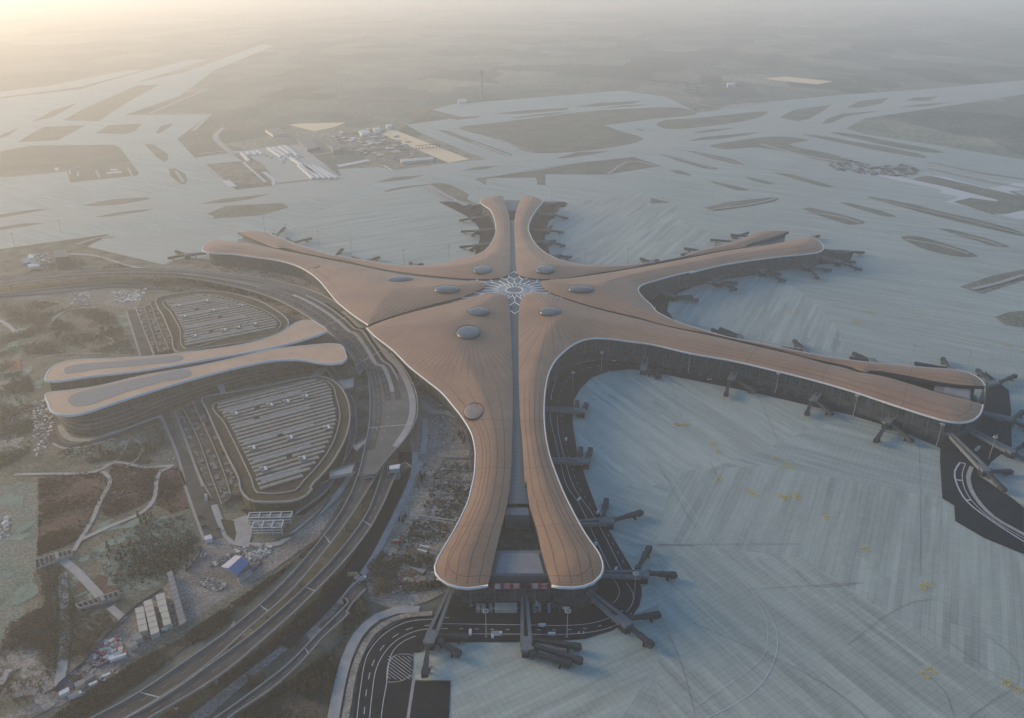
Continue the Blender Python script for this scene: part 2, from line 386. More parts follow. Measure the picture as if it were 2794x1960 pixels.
sheet('apron', 'H 700,1135 885,1135 1190,1135 1400,1130 1600,1115 1760,1064 1880,994 1950,905 1980,740 2200,1000 1900,1500 1700,1800 728,1800 745,1607 757,1368 560,1368 520,1340 525,1195 560,1195', Z3, 'apron2')
sheet('apron', 'A 550,1545 1000,1412 1140,1425 1500,1400 1490,1455 1300,1500 D 1160,160 1020,210', Z3, 'taxi')
sheet('apron', 'I 100,60 700,20 1780,230 2296,600 2296,1500 900,600 0,500', Z3, 'apron3')
sheet('apron', 'I 0,500 900,600 2296,1500 2296,1900 0,1900', Z3, 'apron4')
# the main runway and taxiway band, slightly brighter
sheet('taxiway', 'A -400,1440 0,1360 600,1290 1300,1215 1700,1165 2296,1075 B 390,1072 980,1002 1300,962 1960,876 C 100,800 700,720 1100,655 1450,615 1700,560 2296,505 3000,440 3000,470 2296,570 1850,650 1290,720 1150,810 800,840 450,880 0,940 B 2000,940 1300,1010 800,1080 300,1150 0,1205 A 2200,1215 1700,1290 1200,1350 600,1400 0,1450 -400,1490', Z3 + .01, 'taxi')
GRASS = '''A 0,950 200,912 720,908 760,935 870,1085 860,1100 440,1145 420,1072 0,1112|A 110,892 200,835 280,795 540,785 420,850 360,880|A 600,835 680,785 890,775 850,820 780,842|A 975,835 1010,790 1085,770 1060,800 1000,835|A 905,903 960,905 1050,965 1055,1000 1030,1015 985,990
A 1055,1060 1095,1055 1160,1090 1175,1130 1160,1155 1125,1150 1070,1105|A 510,1288 700,1250 935,1237 930,1250 760,1280 600,1293|A 1255,1278 1400,1245 1700,1215 1560,1250 1400,1272|A 0,1345 200,1315 320,1308 230,1325 0,1366|A 590,1362 740,1330 970,1308 900,1325 700,1356
A 1295,1340 1420,1290 1770,1272 1810,1300 1640,1350 1330,1372 1345,1358|A 0,1425 130,1402 270,1398 160,1420 0,1442|A 390,755 560,665 860,535 1000,530 800,640 620,760|A 200,765 340,690 490,645 330,735
A 0,850 130,795 60,845 0,870|B 670,815 740,820 930,890 1140,965 1140,978 1090,972 860,890|B 2050,775 2100,755 2296,740 C 685,700 640,735 330,790 60,808 0,790|B 815,800 1040,770 1710,692 2190,676 2296,712 1720,782 1960,876 1300,960 1050,870
B 1010,715 1250,690 1505,675 1480,690 1180,715|B 1540,668 1700,645 1960,632 1900,650 1660,670|B 1130,738 1350,712 1520,700 1400,718 1180,740|B 1680,680 1850,658 2010,655 1900,668|B 690,735 800,735 940,725 930,737 800,752
B 830,735 640,700 600,720 760,740|B 1410,993 1550,955 1760,945 1650,968 1480,992|B 815,1072 930,1045 1065,1040 960,1062|B 285,1143 400,1112 590,1098 490,1125 350,1140|B 905,1120 1050,1100 1310,1068 1600,1015 1900,983 2075,1040 1740,1095 1350,1092 1352,1160 1300,1158 1292,1115 985,1117 975,1160
B 340,1205 380,1185 600,1155 700,1148 820,1190 870,1225 860,1245 930,1285 870,1272 740,1250 600,1165 480,1180|B 2010,1240 2135,1270 2010,1277|B 1905,800 1985,822 1940,818|C 765,738 850,690 1090,655 1040,695 950,745 880,760|C 1185,675 1260,635 1450,612 1400,650 1260,677
C 1030,778 1060,745 1160,712 1400,695 1340,705 1180,730 1090,770|C 1550,632 1610,612 1755,605 1700,632|C 1500,675 1640,655 1850,640 1700,665|C 210,835 330,812 500,800 420,815 300,832|C 190,885 280,860 640,828 560,848 400,870|C 330,918 450,890 800,857 940,880 830,905 1150,985 1150,1020 1050,1010 800,950 620,925 430,935
C 905,842 1000,848 1240,890 1480,930 1680,980 1680,990 1500,965 1240,915 1000,865|C 1080,830 1150,832 1480,890 1700,930 1790,958 1700,955 1400,905 1200,860|C 10,965 120,985 380,1055 370,1063 290,1055 130,1010|C 175,943 270,955 480,1000 550,1035 480,1028 330,990|C 70,1065 150,1070 210,1095 205,1103 120,1088
C 310,1132 420,1150 580,1190 560,1197 500,1195 370,1155|C 545,1108 650,1125 740,1155 700,1157 600,1135|C 720,1080 850,1095 1010,1140 1105,1170 1080,1175 1000,1162 850,1120|C 290,1302 450,1265 700,1238 765,1242 740,1262 600,1290 360,1325|C 905,1308 960,1300 1180,1350 1300,1390 1290,1405 1200,1408 1050,1365
C 1135,1268 1200,1272 1400,1320 1495,1355 1480,1360 1400,1352 1240,1305|C 1310,1232 1500,1260 1800,1330 2100,1400 2296,1465 2296,1478 2100,1440 1800,1370 1500,1290|C 1755,1432 1830,1435 2050,1490 2210,1545 2190,1550 2100,1540 1900,1480|C 1525,1485 1600,1478 1800,1525 1980,1590 2010,1607 1900,1610 1700,1570 1580,1520
F 1895,352 2100,280 2296,242 2500,250 2296,310 2040,395|C 2070,1180 2210,1190 2296,1230 2500,1300 2296,1330 2100,1345 1860,1265|C 1700,1105 1850,1130 2080,1190 2260,1230 2100,1235 1960,1230 1780,1185 1600,1130|F 2110,540 2200,510 2296,500 2400,520 2400,590 2296,605 2180,590'''
for s in GRASS.replace('\n', '|').split('|'):
    sheet('grass_island', s, Z4, 'grass', curved=(len(s.split()) > 8 and 'B 905' not in s and 'A 0,950' not in s))
sheet('taxiway', 'A 1150,455 1330,448 1720,285 1640,280', 0, 'taxi'); sheet('taxiway', 'A 500,562 860,515 1300,375 1180,375 700,500', 0, 'taxi'); sheet('taxiway', 'A -200,640 0,610 500,545 900,440 800,440 300,540 -200,600', 0, 'taxi')
sheet('grass_island', 'I 1862,280 1868,372 2050,480 2296,580 2500,700 2500,640 2296,530 2080,405', 0, 'grass')
# bright slabs of fresh pour at the upper right, and still basins with the sky's reflection painted into their colour
for s in ('C 1340,1092 1420,1090 1800,1170 2140,1255 2120,1262 1960,1240 1850,1265 1930,1295 1800,1268 1890,1235 1770,1210 1780,1190 1500,1130', 'C 2070,1180 2240,1148 2500,1170 2400,1200 2290,1190 2200,1200 2260,1225 1700,1100 1800,1110', 'C 2100,1335 2170,1345 2320,1312 2500,1320 2500,1380 2250,1372'):
    sheet('apron', s, Z5, 'fresh' if 'fresh' in MT else 'white')
sheet('water', 'B 315,838 370,818 425,822 875,998 740,1020', Z5, 'pond')
sheet('water', 'A 1808,782 1870,775 2165,768 2100,795 1970,824', Z5, 'pond')
sheet('water', 'C 665,492 800,480 1100,510 1000,530 750,505', Z5, 'pond')
sheet('water', 'A 0,596 95,595 0,601', Z5, 'pond')
# ground around the far pier, the right bay and the pier ends: asphalt service roads
sheet('service_road', 'B 680,1265 740,1262 930,1285 960,1262 1060,1400 1060,1500 E 1040,60 960,140 905,160 B 920,1560 940,1500 940,1440 900,1380 820,1335', Z4 + .01, 'asphalt')
sheet('service_road', 'B 1300,1262 1475,1265 1475,1296 1430,1302 1390,1372 1370,1392 1345,1490 E 1385,160 1260,90 1220,0 B 1230,1400', Z4 + .01, 'asphalt')
sheet('service_road', 'F 1000,110 1230,132 1200,200 1000,212 850,226 640,272 430,302 250,342 130,392 72,442 60,500 100,552 150,590 -60,520 E 1900,380 1940,320 2296,230 F 500,180', Z4 + .01, 'asphalt')
BAND = 'E 1300,1607 1290,1300 1290,1080 1330,860 1430,720 1560,650 1760,650 2200,700 F 300,760 900,880 1400,1040 1900,1180 2050,1100 2060,960 2050,880 2200,1000 2215,1120 2220,1370 2060,1500 2000,1440 1975,1480 I 1985,20 2080,110 2296,290 2296,580 2050,480 1865,372 1860,275 1785,230 1770,0 F 1772,1362 1500,1242 1200,1152 900,1083 600,1012 300,952 0,892 E 2080,880 1880,868 1750,880 1640,920 1570,990 1530,1060 1520,1200 1560,1446 H 1575,0 1600,100 1680,310 1760,450 1880,650 1950,780 1955,830 1940,900 1880,990 1760,1060 1600,1110 1400,1125 1190,1130 700,1130 560,1195 525,1195 512,1375 757,1375 745,1607 735,1750 110,1750 145,1607 180,1330 230,1180 330,1060 480,980 650,962 740,890 900,700 1300,600 1400,300'
sheet('service_road', BAND, Z4 + .02, 'asphalt')
sheet('apron', 'H 515,1368 535,1370 498,1607 480,1750 455,1750 480,1607', Z5, 'paving')
# kerbed inner walk along the near end and lane paint on the asphalt
lm = MB()
def paint(s, w_=.55, dash=None, z=None, sp=True):
    LEVEL[0] += .001; z = LEVEL[0] + .003; L = smooth(s, z, 4.0) if sp else trace(s, z); lm.ribbon(resample(L, 3.0), w_, z, dash)
paint('H 700,1015 1200,1022 1500,1025 1650,1010 1760,975 1840,930'); paint('H 700,1078 1200,1080 1500,1080 1700,1055 1820,1010 1900,940')
paint('H 690,1045 1200,1052 1500,1052 1680,1032 1800,990', .6, (5, 7)); paint('H 1780,740 1815,800 1800,860 1760,900', .5)
paint('H 1860,760 1900,830 1890,900 1850,950', .5)
paint('E 1385,1060 1395,1000 1440,900 1530,840 1680,810 1860,808 2080,825 2296,850 F 300,880 700,960 1200,1060 1500,1150 1720,1230', .8)
paint('E 1430,1080 1460,980 1540,890 1650,850 1800,835 F 20,870 300,910 700,1000 1100,1085', .5, (5, 8))
paint('E 1380,1130 1385,1200 1410,1300 1440,1430 1490,1607 H 1560,260 1640,430 1760,680', .6); paint('E 1425,1150 1430,1250 1465,1400 1530,1607 H 1640,320 1740,500 1830,680', .6); paint('E 1450,1150 1460,1250 1500,1420 1550,1580 H 1700,380 1800,560 1860,660', .5, (4, 8))
paint('H 160,1700 195,1400 240,1200 340,1080 480,1005 650,985 760,975'); paint('H 205,1700 235,1400 280,1240 370,1120 500,1045 660,1020', .6, (6, 8))
paint('H 240,1700 265,1450 290,1300 340,1200 430,1110 560,1055 680,1045'); paint('H 310,1700 335,1500 355,1390 370,1260 400,1180 470,1120 560,1085')
paint('H 355,1380 368,1260 400,1216 528,1216 520,1330 470,1365 400,1382 355,1380', .4)
for c in range(1080, 1380, 22):
    x0, x1 = max(362, 360 + (1218 - c) / .75), min(522, 360 + (1372 - c) / .75)
    if x1 - x0 > 12: paint(f'H {x0:.0f},{c + .75 * (x0 - 360):.0f} {x1:.0f},{c + .75 * (x1 - 360):.0f}', .4, sp=False)
# stand lead-in lines and the great white double arc on the right apron
am = MB(); lm2 = lm; lm = am
paint('I 20,30 200,270 380,560 530,740 650,880 740,1040 752,1120 735,1230 640,1400 480,1520 300,1607 100,1700', .45, z=Z4)
paint('I 60,60 240,340 420,620 600,830 680,1000 690,1100 670,1200 580,1300 400,1420 200,1560', .3, z=Z4)
JOINTS = ('I 860,670 960,770 1290,760', 'I 560,800 900,780 1280,755', 'I 1700,1340 1800,1440 1860,1607', 'I 1730,860 1600,880 1300,1060 1180,1160', 'H 2050,0 2220,300 2296,420', 'F 560,870 760,1330', 'F 60,870 150,1170', 'I 1950,1607 2100,1500 2260,1380 2250,1250 2000,1040', 'I 0,920 160,1300 240,1607', 'I 200,1000 640,1190 900,1310 1200,1500 1310,1607', 'H 1860,520 2296,525 I 0,520 900,515', 'I 330,0 360,60 380,110', 'I 1640,-100 1648,300 1650,720', 'I 1690,1040 1850,1145 2010,1262 2200,1390 2296,1440')
dk = am; lm = lm2
tag(lm.build('road_markings', MT['line']), kind='structure')
tag(dk.build('apron_markings', MT['white']), kind='structure')
lm = MB()
for s in JOINTS: paint(s, .3)
tag(lm.build('apron_joints', MT['greyedge']), kind='structure')
lm = lm2
# yellow stand signs painted on the concrete
ym = MB(); Z4 = LEVEL[0] = LEVEL[0] + .01
YS = 'I 800,15|I 832,35|I 385,112|I 570,183|I 605,203|I 775,215|I 812,225|I 868,205|I 880,222|I 1058,347|I 1302,548|I 1660,788|I 1698,768|I 1672,1335|I 1720,1305|I 2188,1385|I 2255,1430|F 125,1212|F 175,1216|F 352,1332|F 375,1380|F 735,1422|F 1005,455|F 1095,455|F 1140,457|F 1290,500|F 1320,503|F 1345,523|F 1505,505|F 1625,520|F 650,510|F 830,515|F 870,514|F 1135,582|F 1235,573|F 1265,574|F 1955,658|F 2170,712|F 2200,718|F 2285,748|E 2170,1215|E 2230,1216'
for q in YS.split('|'):
    t_, c_ = q.split(); a, b = map(float, c_.split(',')); p = G(t_, a, b, Z4); th_ = math.radians(random.choice((-60, 35, 60)))
    # a frame of dashes round two strokes, as the stand numbers read from here
    for dx in (-2.6, 0, 2.6):
        for dy in (-1.8, 0, 1.8):
            if (dx, dy) == (0, 0): continue
            ym.box((p.x + dx * math.cos(th_) - dy * math.sin(th_), p.y + dx * math.sin(th_) + dy * math.cos(th_), Z4 + .02), (1.9, 1.0, .02), th_)
tag(ym.build('stand_markings', MT['yellow']), kind='structure')
# ================================================================ terminal
def base_z(x, y):
    r = math.hypot(x, y); return 27.0 + 15.0 * math.exp(-(r / 210.0) ** 2)
def GB(t, x, y, dz=0.0):
    z = 30.0
    for _ in range(8):
        p = G(t, x, y, z + dz); z = base_z(p.x, p.y)
    return V3(p.x, p.y, z + dz)
def btrace(s, dz=0.0):
    out, t = [], 'S'
    for tok in s.split():
        if ',' in tok: a, b = tok.split(','); out.append(GB(t, float(a), float(b), dz))
        else: t = tok
    return out
WEDGES = {
 # outer edge, inner edge (closing back), bubbles (E tile x,y,rx,ry) and axes of its two half piers (degrees)
 'A': dict(outer='H 1390,775 1440,785 1520,788 1590,780 1650,757 1695,715 1712,660 1695,590 1660,535 1610,465 1560,380 1510,285 1460,182 1421,85 1390,0 E 1372,1385 1352,1280 1343,1180 1343,1080 1352,980 1372,890 1410,815 1460,762 1520,715 1590,683 1660,673 1760,677 1860,690 2000,708 F 0,718 200,765 480,815 740,875 1000,940 1240,1010 1480,1090 1700,1160 1820,1193 1900,1202 1970,1188 2020,1148 2040,1090',
          inner='F 2040,1088 1960,1065 1770,1018 1600,965 1430,915 1310,893 1250,885 1180,860 1060,835 900,790 700,742 400,672 0,585 E 1980,565 1700,498 1500,438 1400,402 1310,388 1250,390 1212,410 1190,460 1182,540 1182,700 1185,1000 1190,1150 1205,1330 1215,1500 1223,1600 H 1228,120 1250,270 1300,440 1325,560 1365,700 1390,775',
          bub=[(1380, 507, 70, 27, 1)]),
 'B': dict(outer='F 2051,972 2045,955 2010,920 1950,890 1880,873 1760,862 1600,850 1300,820 1100,795 900,757 640,703 400,655 220,600 100,560 40,530 0,510 E 2010,460 1960,415 1935,380 1935,355 1965,333 2050,308 2150,280 2290,250 F 200,262 400,215 600,183 800,158 1000,135 1033,120 1037,92 1010,62 965,38',
          inner='F 965,38 830,62 700,88 560,107 450,122 300,150 150,180 0,209 E 1900,237 1700,270 1500,297 1400,305 1335,315 1320,330 1335,355 1370,380 1450,412 1600,460 1800,512 1980,555 F 0,578 400,662 700,732 1000,806 1150,838 1220,856 1260,875 1300,886 1330,876 1400,880 1550,905 1750,945 1900,965 2051,972',
          bub=[(1572, 367, 80, 22, 1)]),
 'C': dict(outer='C 825,1450 750,1443 660,1446 600,1462 550,1490 450,1520 300,1560 200,1588 E 2213,162 2100,187 1950,207 1800,216 1700,217 1600,212 1500,197 1400,165 1340,130 1300,95 1270,55 1250,12 B 1243,1430 1255,1380 1290,1320 1320,1282 1335,1262 1320,1245 1280,1231 1230,1223 1208,1225',
          inner='B 1208,1225 1195,1250 1175,1300 1160,1350 1155,1446 E 1158,60 1163,150 1168,240 1180,275 1230,292 1330,302 1450,298 1650,268 1900,229 2045,201 F 150,172 300,142 450,115 540,103 C 560,1535 640,1510 750,1478 825,1450',
          bub=[(1345, 243, 60, 26, 1)]),
 'D': dict(outer='B 1083,1225 1040,1225 990,1232 950,1250 943,1262 955,1280 1000,1310 1030,1370 1042,1440 E 1038,20 1020,60 990,105 950,135 890,157 800,180 700,205 600,217 500,220 400,213 250,190 100,165 D 2060,147 1950,112 1850,83 1780,52 1700,20 A 1700,1463 1640,1450 1580,1447 1490,1455',
          inner='A 1490,1455 1560,1488 1650,1525 1750,1557 D 1760,108 1900,137 2060,170 E 100,188 200,212 400,252 700,288 850,300 1000,301 1090,289 1120,272 1130,240 1131,150 1131,20 B 1131,1446 1130,1400 1118,1330 1100,1280 1083,1225',
          bub=[(952, 244, 60, 26, 1)]),
 'E': dict(outer='D 1340,52 1300,72 1272,103 1272,125 1310,137 1450,145 1600,165 1740,185 1850,215 1930,255 2000,310 2060,380 2110,440 2180,500 2240,545 E 240,588',
          inner='E 240,588 400,532 600,472 800,422 900,388 960,358 982,340 970,325 920,318 800,311 700,302 550,287 400,265 200,225 60,197 D 2066,184 1900,148 1770,122 1700,108 1600,83 1500,70 1400,60 1340,52',
          bub=[(733, 369, 80, 22, 1), (438, 305, 80, 21, 1), (-82, 225, 20, 6, -1)]),
 'F': dict(outer='E 232,608 280,655 400,750 500,850 600,930 700,1010 770,1090 840,1180 890,1270 912,1370 912,1460 903,1550 H 888,165 870,240 830,330 780,430 720,530 680,600 660,650 664,695 690,730 740,765 800,785 860,792 990,775',
          inner='H 990,775 1000,735 1040,560 1070,430 1110,270 1128,150 1138,20 E 1138,1500 1145,1200 1148,1000 1138,700 1130,540 1122,450 1105,408 1060,392 980,395 870,422 700,465 500,515 350,560 232,608',
          bub=[(930, 507, 70, 27, 1), (866, 636, 75, 42, 1), (900, 1133, 60, 50, -1)]),
}
TERM = empty('terminal_building', (0, 0, 0), 'vast star shaped airport terminal with copper brown curved roof and six glazed valleys', 'airport terminal')

def roof_material(name, bubs):
    m, t, b = new_mat(name); co = world_co(t)
    def at(n): a = nd(t, 'ShaderNodeAttribute', attribute_name=n); return a.outputs['Fac']
    edge, side, wid, rad, along = at('edge'), at('side'), at('wid'), at('rad'), at('along')
    sep = nd(t, 'ShaderNodeSeparateXYZ'); t.links.new(co, sep.inputs[0]); X, Y = sep.outputs[0], sep.outputs[1]
    ph = gx = gy = ps = None
    for (bx, by) in bubs:
        dx, dy = math_(t, 'SUBTRACT', X, bx), math_(t, 'SUBTRACT', Y, by)
        r2 = math_(t, 'ADD', math_(t, 'MULTIPLY', dx, dx), math_(t, 'MULTIPLY', dy, dy))
        a = math_(t, 'ARCTAN2', dy, dx); l = math_(t, 'LOGARITHM', r2, math.e)
        ix, iy = math_(t, 'DIVIDE', dx, r2), math_(t, 'DIVIDE', dy, r2)
        ph = a if ph is None else math_(t, 'ADD', ph, a); ps = l if ps is None else math_(t, 'ADD', ps, l)
        gx = ix if gx is None else math_(t, 'ADD', gx, ix); gy = iy if gy is None else math_(t, 'ADD', gy, iy)
    g = math_(t, 'SQRT', math_(t, 'ADD', math_(t, 'MULTIPLY', gx, gx), math_(t, 'MULTIPLY', gy, gy)))
    def lines(phase, k, width, grad):
        f = math_(t, 'ABSOLUTE', math_(t, 'SUBTRACT', math_(t, 'FRACT', math_(t, 'ADD', math_(t, 'MULTIPLY', phase, k), .5)), .5))
        d = math_(t, 'DIVIDE', f, math_(t, 'MULTIPLY', grad, k))
        return math_(t, 'SUBTRACT', 1.0, math_(t, 'MINIMUM', 1.0, math_(t, 'DIVIDE', d, width)))
    N = 44
    seam_b = math_(t, 'MULTIPLY', lines(ph, N / (2 * math.pi), .75, g), .9)
    body = math_(t, 'SUBTRACT', 1.0, math_(t, 'SMOOTH_MIN', 1.0, math_(t, 'MAXIMUM', 0.0, math_(t, 'DIVIDE', math_(t, 'SUBTRACT', rad, 250.0), 60.0)), .01))
    pier = math_(t, 'SUBTRACT', 1.0, body)
    ir = math_(t, 'DIVIDE', 1.0, math_(t, 'MAXIMUM', wid, 1.0))
    seam_p = math_(t, 'MULTIPLY', lines(side, 5.0, .75, ir), math_(t, 'GREATER_THAN', edge, 3.0))
    one = nd(t, 'ShaderNodeValue'); one.outputs[0].default_value = 1.0
    seam_e = math_(t, 'SUBTRACT', 1.0, math_(t, 'MINIMUM', 1.0, math_(t, 'DIVIDE', math_(t, 'ABSOLUTE', math_(t, 'SUBTRACT', edge, 10.5)), .7)))
    seam_t = lines(along, 1 / 88.0, .7, one.outputs[0])
    inner = math_(t, 'GREATER_THAN', edge, 10.5)
    seam = math_(t, 'MAXIMUM', math_(t, 'MULTIPLY', seam_b, math_(t, 'MULTIPLY', body, math_(t, 'GREATER_THAN', edge, 5))), math_(t, 'MULTIPLY', math_(t, 'MAXIMUM', seam_p, seam_t), pier))
    seam = math_(t, 'MAXIMUM', seam, math_(t, 'MULTIPLY', seam_e, math_(t, 'ADD', .25, math_(t, 'MULTIPLY', pier, .75))))
    # narrow standing ribs, lying across the seams
    rib_p = lines(along, 1 / 2.6, .9, one.outputs[0]); rib_b = lines(ps, 26.0, .9, math_(t, 'MULTIPLY', g, 2.0))
    rib = math_(t, 'ADD', math_(t, 'MULTIPLY', rib_p, pier), math_(t, 'MULTIPLY', rib_b, math_(t, 'MULTIPLY', body, .5)))
    rib = math_(t, 'MULTIPLY', rib, .3)
    f1 = noise(t, co, .02, 5, .6); f2 = noise(t, co, .22, 4, .75)
    c = ramp(t, math_(t, 'ADD', math_(t, 'MULTIPLY', f1, .6), math_(t, 'MULTIPLY', f2, .4)), [(.30, (.25, .145, .082)), (.72, (.42, .255, .148))])
    c = mixc(t, math_(t, 'MAXIMUM', math_(t, 'MULTIPLY', seam, .9), rib), c, (.075, .045, .035))
    t.links.new(c, b.inputs['Base Color']); b.inputs['Roughness'].default_value = .5; b.inputs['Specular IOR Level'].default_value = .35; b.inputs['Metallic'].default_value = .15
    return m
def glass_wall_mat(name, col, step=4.0, frame=(.055, .068, .075), rowh=4.2, rough=.25):
    m, t, b = new_mat(name); co = world_co(t)
    a = nd(t, 'ShaderNodeAttribute', attribute_name='run'); u = a.outputs['Fac']
    sep = nd(t, 'ShaderNodeSeparateXYZ'); t.links.new(co, sep.inputs[0])
    fu = math_(t, 'ABSOLUTE', math_(t, 'SUBTRACT', math_(t, 'FRACT', math_(t, 'DIVIDE', u, step)), .5))
    fz = math_(t, 'ABSOLUTE', math_(t, 'SUBTRACT', math_(t, 'FRACT', math_(t, 'DIVIDE', sep.outputs[2], rowh)), .5))
    big = math_(t, 'ABSOLUTE', math_(t, 'SUBTRACT', math_(t, 'FRACT', math_(t, 'DIVIDE', u, step * 4)), .5))
    k = math_(t, 'MAXIMUM', math_(t, 'GREATER_THAN', fu, .45), math_(t, 'GREATER_THAN', fz, .46))
    cell = nd(t, 'ShaderNodeCombineXYZ'); t.links.new(math_(t, 'FLOOR', math_(t, 'DIVIDE', u, step)), cell.inputs[0]); t.links.new(math_(t, 'FLOOR', math_(t, 'DIVIDE', sep.outputs[2], rowh)), cell.inputs[1])
    wn = nd(t, 'ShaderNodeTexWhiteNoise', noise_dimensions='2D'); t.links.new(cell.outputs[0], wn.inputs['Vector'])
    gl = ramp(t, wn.outputs[0], [(0.0, tuple(c * .55 for c in col)), (1.0, tuple(c * 1.6 for c in col))])
    c = mixc(t, k, gl, frame); c = mixc(t, math_(t, 'GREATER_THAN', big, .475), c, tuple(min(1, f * 1.7) for f in frame))
    t.links.new(c, b.inputs['Base Color']); t.links.new(math_(t, 'ADD', rough, math_(t, 'MULTIPLY', k, .35)), b.inputs['Roughness']); b.inputs['Specular IOR Level'].default_value = .22
    return m
MT['facade'] = glass_wall_mat('facade_glass', (.03, .042, .05))
MT['facade2'] = glass_wall_mat('podium_wall', (.03, .038, .042), 6.0, (.05, .058, .062), 5.0, .5)
def glass_roof_mat(name):
    m, t, b = new_mat(name); a = nd(t, 'ShaderNodeAttribute', attribute_name='run'); a2 = nd(t, 'ShaderNodeAttribute', attribute_name='side')
    f = math_(t, 'ABSOLUTE', math_(t, 'SUBTRACT', math_(t, 'FRACT', math_(t, 'DIVIDE', a.outputs['Fac'], 6.0)), .5))
    g = math_(t, 'ABSOLUTE', math_(t, 'SUBTRACT', math_(t, 'FRACT', math_(t, 'DIVIDE', a2.outputs['Fac'], 3.2)), .5))
    k = math_(t, 'MAXIMUM', math_(t, 'GREATER_THAN', f, .44), math_(t, 'GREATER_THAN', g, .45))
    c = mixc(t, math_(t, 'MULTIPLY', k, .6), (.085, .11, .12), (.03, .04, .048))
    t.links.new(c, b.inputs['Base Color']); b.inputs['Roughness'].default_value = .5; b.inputs['Specular IOR Level'].default_value = .25
    return m
MT['glassroof'] = glass_roof_mat('valley_glass')
MT['bubble'] = plain('bubble_glass', (.065, .08, .088), .25, .08, .1, spec=.6)
MT['dish'] = plain('dish_painted_reflection', (.26, .20, .17), .5, .1, .1)  # tan reflection on the oculus, painted as its base colour
def run_attr(o, n, line):
    d = [0.0]
    for a, b in zip(line, line[1:]): d.append(d[-1] + math.hypot(b.x - a.x, b.y - a.y))
    at = o.data.attributes.new('run', 'FLOAT', 'POINT')
    vals = (d * (len(o.data.vertices) // len(d) + 1))[:len(o.data.vertices)]
    at.data.foreach_set('value', vals)

